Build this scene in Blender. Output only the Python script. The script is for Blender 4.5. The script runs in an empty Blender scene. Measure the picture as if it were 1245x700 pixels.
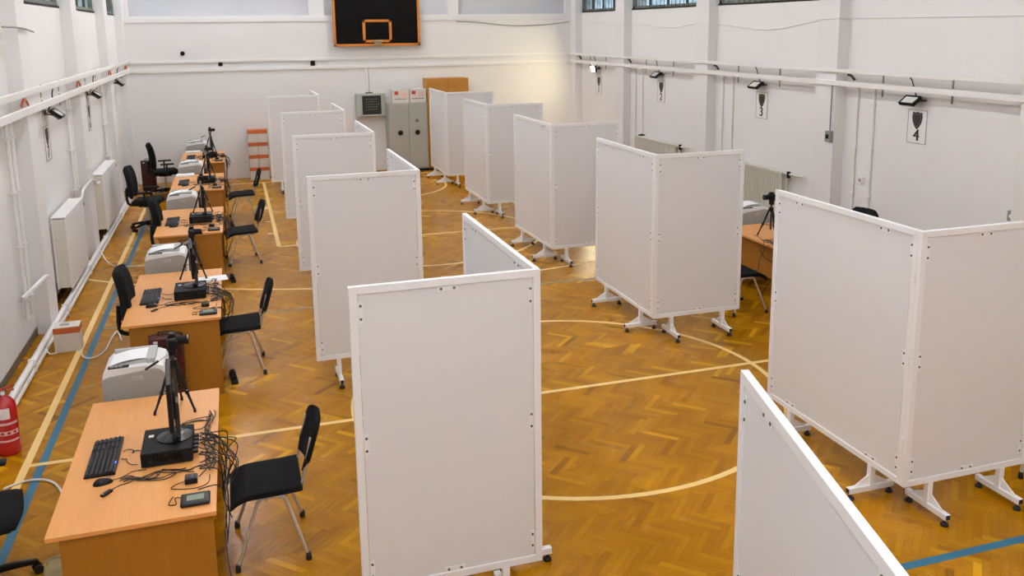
import bpy, bmesh, math, random
from mathutils import Vector, Matrix
import numpy as np

PI = math.pi
SC = bpy.context.scene
COL = SC.collection
random.seed(7)

# ------------------------------------------------------------------ camera
F_PX, YAW, PITCH, ROLL, CX, CY = 1078.285, .310357, .188326, -.011752, 630.957, 239.586
CAM_H = 3.3
fw = Vector((math.sin(YAW)*math.cos(PITCH), math.cos(YAW)*math.cos(PITCH), -math.sin(PITCH)))
rt = Vector((math.cos(YAW), -math.sin(YAW), 0))
up = rt.cross(fw)
r_ = math.cos(ROLL)*rt + math.sin(ROLL)*up
u_ = -math.sin(ROLL)*rt + math.cos(ROLL)*up
cam_d = bpy.data.cameras.new('camera')
cam_d.sensor_width = 36
cam_d.lens = 36*F_PX/1245
cam_d.shift_x = (622.5-CX)/1245
cam_d.shift_y = (CY-350)/1245
cam_d.clip_start = .05
cam = bpy.data.objects.new('camera', cam_d)
m = Matrix((r_, u_, -fw)).transposed().to_4x4()
m.translation = (0, 0, CAM_H)
cam.matrix_world = m
COL.objects.link(cam)
SC.camera = cam

def px(p):
    v = Vector(p) - Vector((0, 0, CAM_H))
    w = v.dot(fw)
    if w < .1:
        return None
    return CX + F_PX*v.dot(r_)/w, CY - F_PX*v.dot(u_)/w, w

# ------------------------------------------------------------------ world, exposure
SC.view_settings.view_transform = 'Standard'
SC.view_settings.look = 'None'
SC.view_settings.gamma = 1
SC.view_settings.use_curve_mapping = False
SC.view_settings.exposure = 0.12
world = bpy.data.worlds.new('overcast_sky')
SC.world = world
world.use_nodes = True
wn = world.node_tree
bg = wn.nodes['Background']
bg.inputs[0].default_value = (.60, .80, 1.0, 1)
bg.inputs[1].default_value = 1.3

# room dimensions
XL, XR = -2.25, 8.33            # wall planes
PL, PR = -2.10, 8.15            # pillar faces
Y0, YB = -2.6, 21.0
ZC = 6.4
SILL, HEAD = 3.66, 5.9
PILLARS = [-.15+3.6*k for k in range(0, 6)]    # near edges: -.15, 3.45, 7.05, 10.65, 14.25, 17.85
PW = .46

def portal(name, x, y, z, sx, sy, rot):
    d = bpy.data.lights.new(name, 'AREA')
    d.shape = 'RECTANGLE'
    d.size, d.size_y = sx, sy
    d.cycles.is_portal = True
    o = bpy.data.objects.new(name, d)
    o.location = (x, y, z)
    o.rotation_euler = rot
    COL.objects.link(o)
BAYS = []
edges = [Y0] + PILLARS
for k in range(len(PILLARS)):
    a = PILLARS[k]+PW
    b = PILLARS[k+1] if k+1 < len(PILLARS) else YB-.25
    BAYS.append((a, b))
for (a, b) in BAYS:
    portal('daylight_portal', XL-.2, (a+b)/2, (SILL+HEAD)/2, HEAD-SILL, b-a, (0, -PI/2, 0))
    portal('daylight_portal', XR+.2, (a+b)/2, (SILL+HEAD)/2, HEAD-SILL, b-a, (0, PI/2, 0))

# ------------------------------------------------------------------ materials
def lin(h):
    h = h.lstrip('#')
    v = [int(h[i:i+2], 16)/255 for i in (0, 2, 4)]
    return tuple(x/12.92 if x <= .04045 else ((x+.055)/1.055)**2.4 for x in v)+(1,)
MATS = {}
def mat(name, col, rough=.5, metal=0, var=.06, scale=8, bump=0, bscale=200, emit=None, coat=0, spec=.5, stretch=None):
    if name in MATS:
        return MATS[name]
    mt = bpy.data.materials.new(name)
    mt.use_nodes = True
    nt = mt.node_tree
    b = nt.nodes['Principled BSDF']
    b.inputs['Roughness'].default_value = rough
    b.inputs['Metallic'].default_value = metal
    b.inputs['Specular IOR Level'].default_value = spec
    b.inputs['Coat Weight'].default_value = coat
    tc = nt.nodes.new('ShaderNodeTexCoord')
    nz = nt.nodes.new('ShaderNodeTexNoise')
    nz.inputs['Scale'].default_value = scale
    nz.inputs['Detail'].default_value = 4
    if stretch:
        mp = nt.nodes.new('ShaderNodeMapping')
        mp.inputs['Scale'].default_value = stretch
        nt.links.new(tc.outputs['Object'], mp.inputs[0])
        nt.links.new(mp.outputs[0], nz.inputs['Vector'])
    else:
        nt.links.new(tc.outputs['Object'], nz.inputs['Vector'])
    mx = nt.nodes.new('ShaderNodeMix')
    mx.data_type = 'RGBA'
    c = lin(col)
    mx.inputs['A'].default_value = tuple(x*(1-var) for x in c[:3])+(1,)
    mx.inputs['B'].default_value = tuple(min(1, x*(1+var)) for x in c[:3])+(1,)
    nt.links.new(nz.outputs[0], mx.inputs['Factor'])
    nt.links.new(mx.outputs['Result'], b.inputs['Base Color'])
    if bump:
        n2 = nt.nodes.new('ShaderNodeTexNoise')
        n2.inputs['Scale'].default_value = bscale
        n2.inputs['Detail'].default_value = 3
        nt.links.new(tc.outputs['Object'], n2.inputs['Vector'])
        bp = nt.nodes.new('ShaderNodeBump')
        bp.inputs['Strength'].default_value = bump
        bp.inputs['Distance'].default_value = .01
        nt.links.new(n2.outputs[0], bp.inputs['Height'])
        nt.links.new(bp.outputs[0], b.inputs['Normal'])
    if emit:
        b.inputs['Emission Color'].default_value = lin(emit[0])
        b.inputs['Emission Strength'].default_value = emit[1]
    MATS[name] = mt
    return mt

mat('wall_paint', '#E6E4E2', .85, var=.03, scale=1.2, bump=.12, bscale=14)
mat('pillar_paint', '#E4E2E0', .85, var=.03, scale=1.5, bump=.1, bscale=14)
mat('niche_grey', '#C9CACD', .85, var=.05, scale=1.5)  # greyer tone for the recess panels between the piers
mat('ceiling_paint', '#E6E4E0', .9, var=.02)
mat('duct_plastic', '#E9E7E3', .5, var=.02)
mat('skirting_dirt', '#6B5A40', .8, var=.35, scale=14)
mat('panel_white', '#E6E6E7', .38, var=.012, scale=2)
mat('frame_white', '#F2F2F2', .33, var=.01, scale=3)
mat('screw_steel', '#5F5F5E', .4, metal=.6)
mat('rubber_black', '#0F0F10', .6)
mat('black_plastic', '#0C0C0D', .45, var=.15, spec=.3)
mat('black_matte', '#0F0F10', .7, var=.15, spec=.25)
mat('black_gloss', '#0B0B0C', .18)
mat('key_plastic', '#1C1C1E', .5)
mat('seat_fabric', '#121314', .95, var=.25, spec=.2, scale=60, bump=.3, bscale=400)
mat('chair_steel', '#CFC8BA', .33, metal=.45, var=.04)
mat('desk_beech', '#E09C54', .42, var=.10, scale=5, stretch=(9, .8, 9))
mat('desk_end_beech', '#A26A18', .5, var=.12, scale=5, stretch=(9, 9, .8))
mat('edge_beech', '#B07430', .5, var=.1)
mat('maroon_case', '#3A0F12', .3, var=.2)
mat('printer_white', '#E8E8E6', .5, var=.02)
mat('printer_grey', '#A9A69F', .55, var=.03)
mat('printer_recess', '#B6B6B2', .6, var=.03)
mat('paper', '#F4F4F4', .8, var=.01)
mat('radiator_enamel', '#EBEAE8', .4, var=.02)
mat('radiator_old', '#DBD8CB', .45, var=.05)
mat('dark_gap', '#26221C', .9)
mat('cabinet_steel', '#A7A89F', .45, var=.04, scale=3)
mat('wardrobe_wood', '#B57B2B', .5, var=.12, scale=5, stretch=(6, 6, .7))
mat('carton', '#D9D2C8', .8, var=.04)
mat('carton_orange', '#C4632E', .7, var=.08)
mat('carton_red', '#B93A30', .7)
mat('extinguisher_red', '#B3141A', .25, var=.08, coat=.4)
mat('label_white', '#E9E6E4', .6, var=.03)
mat('label_pink', '#E7B9B4', .6, var=.05)
mat('brass', '#9C8A62', .4, metal=.7)
mat('board_black', '#070606', .85, var=.3, scale=30, spec=.15)
mat('board_orange', '#C9771F', .5, var=.08)
mat('box_steel', '#B4B6AC', .5, var=.04)
mat('chalk_green', '#1D211B', .5, var=.3, scale=6)
mat('chalk_mark', '#75796F', .8)
mat('sign_white', '#E7E5E2', .5, var=.01)
mat('sign_border', '#8A8680', .5)
mat('sign_black', '#151416', .5)
mat('shield_dark', '#2B2628', .5, var=.3, scale=60)
mat('shield_grey', '#6E6668', .5)
mat('cable_black', '#15120F', .55)
mat('cable_brown', '#3A2418', .55)
mat('cable_white', '#E3E0D8', .5)
mat('cable_orange', '#B4552B', .5)
mat('window_steel', '#6C6F66', .7, var=.4, scale=12)
mat('window_bar', '#4B4E4A', .7, var=.3, scale=12)
mat('court_yellow', '#F3CF83', .45, var=.06, scale=9)
mat('court_blue', '#1F6683', .45, var=.10, scale=9)
mat('court_grey', '#8C7C58', .5, var=.15, scale=9)
mat('led_blue', '#2B50FF', .4, emit=('#3B62FF', 2.5))
mat('lcd_green', '#5C6B4C', .3)
mat('flood_glass', '#D8D8D2', .2)
mat('flood_lit', '#FFF3D0', .4, emit=('#FFEFC4', 420))
mat('tube_lit', '#FFFFFF', .4, emit=('#F3F4F9', 140))
mat('grey_plastic', '#8D8B86', .5)
mat('tripod_grey', '#3B3833', .5, metal=.3)
mat('cardboard', '#8A6A3C', .85, var=.15)
mat('beige_cloth', '#A8986A', .9, var=.2, scale=30)

def pane_material():
    mt = bpy.data.materials.new('window_glass')
    mt.use_nodes = True
    nt = mt.node_tree
    nt.nodes.clear()
    out = nt.nodes.new('ShaderNodeOutputMaterial')
    tr = nt.nodes.new('ShaderNodeBsdfTransparent')
    tr.inputs[0].default_value = (.86, .9, .9, 1)
    gl = nt.nodes.new('ShaderNodeBsdfPrincipled')
    gl.inputs['Base Color'].default_value = lin('#7F857C')
    gl.inputs['Roughness'].default_value = .25
    tc = nt.nodes.new('ShaderNodeTexCoord')
    nz = nt.nodes.new('ShaderNodeTexNoise')
    nz.inputs['Scale'].default_value = 3
    nz.inputs['Detail'].default_value = 6
    rp = nt.nodes.new('ShaderNodeValToRGB')
    rp.color_ramp.elements[0].position = .42
    rp.color_ramp.elements[0].color = (.06, .06, .06, 1)
    rp.color_ramp.elements[1].position = .78
    rp.color_ramp.elements[1].color = (.5, .5, .5, 1)
    mx = nt.nodes.new('ShaderNodeMixShader')
    nt.links.new(tc.outputs['Object'], nz.inputs['Vector'])
    nt.links.new(nz.outputs[0], rp.inputs[0])
    nt.links.new(rp.outputs[0], mx.inputs[0])
    nt.links.new(tr.outputs[0], mx.inputs[1])
    nt.links.new(gl.outputs[0], mx.inputs[2])
    nt.links.new(mx.outputs[0], out.inputs[0])
    MATS['window_glass'] = mt
pane_material()

def parquet_material():
    mt = bpy.data.materials.new('parquet_oak')
    mt.use_nodes = True
    nt = mt.node_tree
    L = nt.links.new
    b = nt.nodes['Principled BSDF']
    at = nt.nodes.new('ShaderNodeAttribute')
    at.attribute_name = 'tone'
    rp = nt.nodes.new('ShaderNodeValToRGB')
    e = rp.color_ramp.elements
    e[0].position = 0
    e[0].color = lin('#865600')
    e[1].position = 1
    e[1].color = lin('#D69C10')
    for p_, c_ in ((.25, '#A26A00'), (.75, '#B57C00')):
        q = e.new(p_)
        q.color = lin(c_)
    L(at.outputs['Fac'], rp.inputs[0])
    uv = nt.nodes.new('ShaderNodeUVMap')
    mp = nt.nodes.new('ShaderNodeMapping')
    mp.inputs['Scale'].default_value = (7, 90, 1)
    L(uv.outputs[0], mp.inputs[0])
    nz = nt.nodes.new('ShaderNodeTexNoise')
    nz.inputs['Scale'].default_value = 1
    nz.inputs['Detail'].default_value = 3
    L(mp.outputs[0], nz.inputs['Vector'])
    mr = nt.nodes.new('ShaderNodeMapRange')
    mr.inputs[3].default_value = .84
    mr.inputs[4].default_value = 1.14
    L(nz.outputs[0], mr.inputs[0])
    mu = nt.nodes.new('ShaderNodeMix')
    mu.data_type = 'RGBA'
    mu.blend_type = 'MULTIPLY'
    mu.inputs['Factor'].default_value = 1
    L(rp.outputs[0], mu.inputs['A'])
    L(mr.outputs[0], mu.inputs['B'])
    geo = nt.nodes.new('ShaderNodeNewGeometry')
    wz = nt.nodes.new('ShaderNodeTexNoise')
    wz.inputs['Scale'].default_value = .9
    wz.inputs['Detail'].default_value = 5
    wz.inputs['Roughness'].default_value = .6
    L(geo.outputs['Position'], wz.inputs['Vector'])
    m2 = nt.nodes.new('ShaderNodeMapRange')
    m2.inputs[1].default_value = .3
    m2.inputs[2].default_value = .7
    m2.inputs[3].default_value = .84
    m2.inputs[4].default_value = 1.1
    L(wz.outputs[0], m2.inputs[0])
    mu2 = nt.nodes.new('ShaderNodeMix')
    mu2.data_type = 'RGBA'
    mu2.blend_type = 'MULTIPLY'
    mu2.inputs['Factor'].default_value = 1
    L(mu.outputs['Result'], mu2.inputs['A'])
    L(m2.outputs[0], mu2.inputs['B'])
    L(mu2.outputs['Result'], b.inputs['Base Color'])
    m3 = nt.nodes.new('ShaderNodeMapRange')
    m3.inputs[3].default_value = .14
    m3.inputs[4].default_value = .38
    L(wz.outputs[0], m3.inputs[0])
    L(m3.outputs[0], b.inputs['Roughness'])
    b.inputs['Specular IOR Level'].default_value = .14
    MATS['parquet_oak'] = mt
parquet_material()
mat('floor_base', '#5A3A0C', .7)

# ------------------------------------------------------------------ geometry helpers
def catmull(pts, n=6):
    P = [Vector(p) for p in pts]
    if len(P) < 3:
        return P
    out = []
    for i in range(len(P)-1):
        p0, p1, p2, p3 = P[max(i-1, 0)], P[i], P[i+1], P[min(i+2, len(P)-1)]
        for k in range(n):
            t = k/n
            out.append(.5*((2*p1)+(p2-p0)*t+(2*p0-5*p1+4*p2-p3)*t*t+(3*p1-p0-3*p2+p3)*t**3))
    out.append(P[-1])
    return out

class G:
    def __init__(s):
        s.bm = bmesh.new()
        s.curved = False
    def _merge(s, b2, M=None):
        if M is not None:
            b2.transform(M)
        vm = {}
        for v in b2.verts:
            vm[v] = s.bm.verts.new(v.co)
        for f in b2.faces:
            try:
                s.bm.faces.new([vm[v] for v in f.verts])
            except ValueError:
                pass
        b2.free()
        return s
    def box(s, c, d, bev=0, seg=2, M=None, rot=None):
        b = bmesh.new()
        bmesh.ops.create_cube(b, size=1)
        for v in b.verts:
            v.co = Vector((v.co.x*d[0], v.co.y*d[1], v.co.z*d[2]))
        if bev:
            bmesh.ops.bevel(b, geom=list(b.edges), offset=bev, segments=seg, affect='EDGES', profile=.5)
        T = Matrix.Translation(c)
        if rot is not None:
            T = T @ rot.to_4x4()
        if M is not None:
            T = M @ T
        return s._merge(b, T)
    def b2(s, lo, hi, bev=0, seg=2):
        return s.box([(a+b)/2 for a, b in zip(lo, hi)], [abs(b-a) for a, b in zip(lo, hi)], bev, seg)
    def cyl(s, p0, p1, r0, r1=None, n=12):
        s.curved = True
        r1 = r0 if r1 is None else r1
        p0, p1 = Vector(p0), Vector(p1)
        d = (p1-p0).normalized()
        a = d.orthogonal().normalized()
        b = d.cross(a)
        A = [s.bm.verts.new(p0+(a*math.cos(2*PI*k/n)+b*math.sin(2*PI*k/n))*r0) for k in range(n)]
        B = [s.bm.verts.new(p1+(a*math.cos(2*PI*k/n)+b*math.sin(2*PI*k/n))*r1) for k in range(n)]
        for k in range(n):
            s.bm.faces.new((A[k], A[(k+1) % n], B[(k+1) % n], B[k]))
        s.bm.faces.new(A[::-1])
        s.bm.faces.new(B)
        return s
    def tube(s, pts, r, n=8, smooth=0, flat=None):
        s.curved = True
        P = catmull(pts, smooth) if smooth else [Vector(p) for p in pts]
        t = (P[1]-P[0]).normalized()
        a = t.orthogonal().normalized()
        rings = []
        for i, p in enumerate(P):
            if i == 0:
                d = P[1]-P[0]
            elif i == len(P)-1:
                d = P[-1]-P[-2]
            else:
                d = (P[i+1]-p).normalized()+(p-P[i-1]).normalized()
            if d.length < 1e-9:
                d = t
            d.normalize()
            a = (a-d*a.dot(d))
            if a.length < 1e-6:
                a = d.orthogonal()
            a.normalize()
            b = d.cross(a)
            rr = r[i] if isinstance(r, (list, tuple)) else r
            rings.append([s.bm.verts.new(p+(a*math.cos(2*PI*k/n)+b*math.sin(2*PI*k/n))*rr) for k in range(n)])
        for A, B in zip(rings, rings[1:]):
            for k in range(n):
                s.bm.faces.new((A[k], A[(k+1) % n], B[(k+1) % n], B[k]))
        s.bm.faces.new(rings[0][::-1])
        s.bm.faces.new(rings[-1])
        return s
    def lathe(s, prof, n=20, c=(0, 0, 0), M=None):
        s.curved = True
        b = bmesh.new()
        rings = [[b.verts.new((c[0]+r*math.cos(2*PI*k/n), c[1]+r*math.sin(2*PI*k/n), c[2]+z)) for k in range(n)] for r, z in prof]
        for A, B in zip(rings, rings[1:]):
            for k in range(n):
                b.faces.new((A[k], A[(k+1) % n], B[(k+1) % n], B[k]))
        b.faces.new(rings[0][::-1])
        b.faces.new(rings[-1])
        return s._merge(b, M)
    def prism(s, poly, ax, a0, a1, bev=0, M=None):
        b = bmesh.new()
        def P(p, h):
            if ax == 'z':
                return (p[0], p[1], h)
            if ax == 'y':
                return (p[0], h, p[1])
            return (h, p[0], p[1])
        A = [b.verts.new(P(p, a0)) for p in poly]
        B = [b.verts.new(P(p, a1)) for p in poly]
        n = len(poly)
        for k in range(n):
            b.faces.new((A[k], A[(k+1) % n], B[(k+1) % n], B[k]))
        b.faces.new(A[::-1])
        b.faces.new(B)
        bmesh.ops.recalc_face_normals(b, faces=list(b.faces))
        if bev:
            bmesh.ops.bevel(b, geom=list(b.edges), offset=bev, segments=2, affect='EDGES', profile=.5)
        return s._merge(b, M)
    def pad(s, c, d, r=.04, crown=.01, n=5, M=None):
        """cushion: rounded-rectangle slab with domed top"""
        b = bmesh.new()
        bmesh.ops.create_grid(b, x_segments=10, y_segments=10, size=.5)
        top = list(b.verts)
        for v in top:
            x, y = v.co.x*2, v.co.y*2
            k = max(abs(x), abs(y))
            l = math.hypot(x, y) or 1
            q = (1-.30*k**3)+.30*k**3*(k/l)
            v.co = Vector((x*q*d[0]/2, y*q*d[1]/2, d[2]/2+crown*(1-k**2)-(.3*d[2] if k > .99 else 0)))
        ret = bmesh.ops.extrude_face_region(b, geom=list(b.faces))
        for g in ret['geom']:
            if isinstance(g, bmesh.types.BMVert):
                g.co.z = -g.co.z
        bmesh.ops.recalc_face_normals(b, faces=list(b.faces))
        T = Matrix.Translation(c)
        if M is not None:
            T = T @ M
        return s._merge(b, T)
    def mesh(s, name, material, angle=None):
        if angle is None:
            angle = 50 if s.curved else 14
        bmesh.ops.recalc_face_normals(s.bm, faces=list(s.bm.faces))
        me = bpy.data.meshes.new(name)
        for f in s.bm.faces:
            f.smooth = True
        s.bm.to_mesh(me)
        s.bm.free()
        me.set_sharp_from_angle(angle=math.radians(angle))
        me.materials.append(MATS[material])
        return me
    def build(s, name, material, parent=None, loc=None, rz=0, angle=None):
        return link(name, s.mesh(name, material, angle), parent, loc, rz)

def link(name, me, parent=None, loc=None, rz=0):
    o = bpy.data.objects.new(name, me)
    COL.objects.link(o)
    if parent:
        o.parent = parent
    if loc is not None:
        o.location = loc
    if rz:
        o.rotation_euler.z = rz
    return o
def thing(name, loc=(0, 0, 0), rz=0, label=None, cat=None, group=None):
    o = bpy.data.objects.new(name, None)
    o.empty_display_size = .1
    COL.objects.link(o)
    o.location = loc
    o.rotation_euler.z = rz
    return tag(o, label, cat, group)
def tag(o, label=None, cat=None, group=None, kind=None):
    if label:
        o['label'] = label
    if cat:
        o['category'] = cat
    if group:
        o['group'] = group
    if kind:
        o['kind'] = kind
    return o
KIDS = {}
def kids(o):
    return [c for c in COL.objects if c.parent == o]
def tree(o):
    return (o, [(c, kids(c)) for c in kids(o)])
def dup(tr, loc, rz=0, label=None, group=None):
    o, ch = tr
    r = o.copy()
    COL.objects.link(r)
    r.location = loc
    r.rotation_euler.z = rz
    tag(r, label, None, group)
    for c, gs in ch:
        k = c.copy()
        COL.objects.link(k)
        k.parent = r
        for g in gs:
            q = g.copy()
            COL.objects.link(q)
            q.parent = k
    return r
class Proto:
    """first use moves the prototype itself, later uses copy it"""
    def __init__(s, root):
        s.t = tree(root)
        s.used = False
    def put(s, loc, rz=0, label=None, group=None):
        if not s.used:
            s.used = True
            o = s.t[0]
            o.location = loc
            o.rotation_euler.z = rz
            return tag(o, label, None, group)
        return dup(s.t, loc, rz, label, group)

def text_mesh(body, size, depth, material):
    cu = bpy.data.curves.new('digit', 'FONT')
    cu.body = body
    cu.size = size
    cu.extrude = depth
    cu.align_x = 'CENTER'
    cu.align_y = 'CENTER'
    ob = bpy.data.objects.new('digit', cu)
    COL.objects.link(ob)
    dg = bpy.context.evaluated_depsgraph_get()
    me = bpy.data.meshes.new_from_object(ob.evaluated_get(dg))
    bpy.data.objects.remove(ob)
    bold = bmesh.new()
    for dx in (-.03, -.015, 0, .015, .03):
        n0 = len(bold.verts)
        bold.from_mesh(me)
        bold.verts.ensure_lookup_table()
        for v in bold.verts[n0:]:
            v.co.x += dx*size
            v.co.z += dx*.004
    bold.to_mesh(me)
    bold.free()
    me.materials.clear()
    me.materials.append(MATS[material])
    return me

# ================================================================== the setting
TH = .35
# ---- floor
g = G(); g.b2((XL-TH, Y0-TH, -.2), (XR+TH, YB+TH, -.0015))
floor = tag(g.build('floor', 'floor_base'), kind='structure')

def block_poly(L=.30, W=.05):
    gp = .0002
    ib = .0005
    a, b = L/2-gp, W/2-gp
    top = [(-a+ib, -b+ib, 0), (a-ib, -b+ib, 0), (a-ib, b-ib, 0), (-a+ib, b-ib, 0)]
    bot = [(-a, -b, -.0012), (a, -b, -.0012), (a, b, -.0012), (-a, b, -.0012)]
    return top+bot
BV = np.array(block_poly())
BF = [(0, 1, 2, 3), (4, 5, 1, 0), (5, 6, 2, 1), (6, 7, 3, 2), (7, 4, 0, 3)]

def parquet():
    W, n = .05, 6
    rng = np.random.default_rng(3)
    blocks = []
    ang = math.radians(135)
    ca, sa = math.cos(ang), math.sin(ang)
    ox, oy = 3.0, 9.0
    K = 420
    for mm in range(-30, 31):
        for k in range(-K, K+1):
            for kind in (0, 1):
                if kind == 0:
                    x, y = k+n/2+2*n*mm, k+.5
                else:
                    x, y = k+.5+2*n*mm, k+1+n/2
                X = ox+W*(x*ca-y*sa)
                Y = oy+W*(x*sa+y*ca)
                if XL-.05 < X < XR+.05 and Y0-.05 < Y < YB+.05:
                    blocks.append((X, Y, ang+(0 if kind == 0 else PI/2)))
    # what the photograph shows largest: the blocks in the clear floor nearest the camera
    def inside(p, poly):
        c = False
        for i in range(len(poly)):
            a, b = poly[i], poly[i-1]
            if (a[1] > p[1]) != (b[1] > p[1]) and p[0] < (b[0]-a[0])*(p[1]-a[1])/(b[1]-a[1])+a[0]:
                c = not c
        return c
    hid = [[(420, 345), (660, 322), (660, 705), (432, 705)], [(903, 448), (1100, 705), (890, 705)],
           [(944, 230), (1125, 280), (1250, 268), (1250, 575), (1095, 600), (930, 495)],
           [(50, 665), (110, 490), (268, 470), (268, 705), (50, 705)]]
    cand = []
    for i, (X, Y, a) in enumerate(blocks):
        q = px((X, Y, 0))
        if q and 5 < q[0] < 1240 and 100 < q[1] < 695 and q[2] < 9 and not any(inside(q, h) for h in hid):
            cand.append((q[2], i))
    cand.sort()
    near = set(i for _, i in cand[:300])
    def make(name, items):
        nb = len(items)
        V = np.zeros((nb*8, 3))
        uvs = np.zeros((nb*20, 2))
        tone = np.zeros(nb*5)
        faces = []
        for j, (X, Y, a, t, u0, v0) in enumerate(items):
            c, s = math.cos(a), math.sin(a)
            V[j*8:j*8+8, 0] = X+BV[:, 0]*c-BV[:, 1]*s
            V[j*8:j*8+8, 1] = Y+BV[:, 0]*s+BV[:, 1]*c
            V[j*8:j*8+8, 2] = BV[:, 2]
            q = 0
            for f in BF:
                faces.append([j*8+k for k in f])
                for k in f:
                    uvs[j*20+q] = (BV[k, 0]+u0, BV[k, 1]+v0)
                    q += 1
            tone[j*5:j*5+5] = t
        me = bpy.data.meshes.new(name)
        me.from_pydata(V.tolist(), [], faces)
        me.uv_layers.new(name='UVMap').data.foreach_set('uv', uvs.ravel())
        me.attributes.new('tone', 'FLOAT', 'FACE').data.foreach_set('value', tone)
        me.materials.append(MATS['parquet_oak'])
        return me
    def tone():
        t = rng.normal(.5, .17)
        if rng.random() < .06:
            t += .35
        if rng.random() < .05:
            t -= .3
        return float(min(1, max(0, t)))
    variants = [make('parquet_block', [(0, 0, 0, tone(), rng.random()*9, rng.random()*9)]) for _ in range(40)]
    rest = []
    for i, (X, Y, a) in enumerate(blocks):
        if i in near:
            o = link('parquet_block', variants[int(rng.integers(40))], floor, (X, Y, 0), a)
        else:
            rest.append((X, Y, a, tone(), rng.random()*9, rng.random()*9))
    o = link('parquet_blocks_far', make('parquet_blocks_far', rest), floor)
    o['kind'] = 'stuff'
    o['label'] = 'oak herringbone parquet blocks covering the rest of the hall'
parquet()

CH = [.0008]
def court_strip(p, q, w, material):
    CH[0] += .00006
    p, q = Vector((p[0], p[1], 0)), Vector((q[0], q[1], 0))
    d = (q-p).normalized()
    nrm = Vector((-d.y, d.x, 0))*w/2
    G().prism([(v.x, v.y) for v in (p-nrm, q-nrm, q+nrm, p+nrm)], 'z', .0002, CH[0]).build('court_line', material, floor)
def court_arc(c, r, a0, a1, w, material, n=72):
    CH[0] += .00006
    g = G()
    T = [math.radians(a0+(a1-a0)*k/n) for k in range(n+1)]
    A = [[g.bm.verts.new((c[0]+(r+s*w/2)*math.cos(t), c[1]+(r+s*w/2)*math.sin(t), CH[0])) for s in (-1, 1)] for t in T]
    for a, b in zip(A, A[1:]):
        g.bm.faces.new((a[0], a[1], b[1], b[0]))
    g.build('court_line', material, floor)
YW = .052
court_strip((-1.72, -2.5), (-1.72, 20.2), .06, 'court_yellow')
court_strip((-1.605, -2.5), (-1.605, 20.6), .062, 'court_blue')
court_strip((-1.69, 7.26), (7.3, 7.26), YW, 'court_yellow')
court_strip((-1.57, 4.0), (7.2, 4.0), .062, 'court_blue')
court_arc((2.78, 7.26), 1.955, 0, 360, YW, 'court_yellow', 96)
court_strip((.53, 13.94), (5.03, 13.94), YW, 'court_yellow')
court_arc((2.78, 13.94), 1.95, 0, 360, YW, 'court_yellow', 96)
court_strip((.535, 13.96), (.535, 20.18), YW*1.2, 'court_yellow')
court_strip((5.03, 13.96), (5.03, 20.18), YW*1.2, 'court_yellow')
court_strip((-1.69, 20.2), (7.3, 20.2), YW, 'court_yellow')
court_arc((2.78, 18.6), 7.45, 212, 328, YW, 'court_yellow', 90)
court_arc((2.78, 18.77), 1.52, 180, 360, YW, 'court_yellow', 48)
court_strip((.34, 17.2), (.5, 17.2), .3, 'court_yellow')
for y in (15.9, 14.9):
    court_strip((.40, y), (.5, y), .06, 'court_yellow')
    court_strip((5.06, y), (5.16, y), .06, 'court_yellow')
court_strip((-1.57, 10.6), (7.2, 10.6), .05, 'court_grey')

# ---- side walls with high windows
trim_n = [0]
def side_wall(name, x, sgn):
    g = G()
    xo = x+sgn*TH
    lo, hi = min(x, xo), max(x, xo)
    g.b2((lo, Y0-TH, -.2), (hi, YB+TH, SILL))
    g.b2((lo, Y0-TH, HEAD), (hi, YB+TH, ZC+.2))
    prev = Y0-TH
    for (a, b) in BAYS:
        g.b2((lo, prev, SILL), (hi, a, HEAD))
        prev = b
    g.b2((lo, prev, SILL), (hi, YB+TH, HEAD))
    w = tag(g.build(name, 'wall_paint'), kind='structure')
    p = PL if sgn < 0 else PR
    for y in PILLARS+[YB-.28]:
        wd = PW if y < 20 else .28
        trim_n[0] += 1
        tag(G().b2((min(x, p), 0, 0), (max(x, p), wd, ZC)).build('trim_%d' % trim_n[0], 'pillar_paint', None, (0, y, 0)), 'white pillar standing proud of the side wall', None, None, 'structure')
    # dirty strip at the foot of the wall
    for (a, b) in BAYS:
        xx = x-sgn*.008
        G().b2((min(x, xx), a, 0), (max(x, xx), b, .09)).build('skirting', 'skirting_dirt', w)
    return w
wall_left = side_wall('wall_left', XL, -1)
wall_right = side_wall('wall_right', XR, 1)

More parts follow.
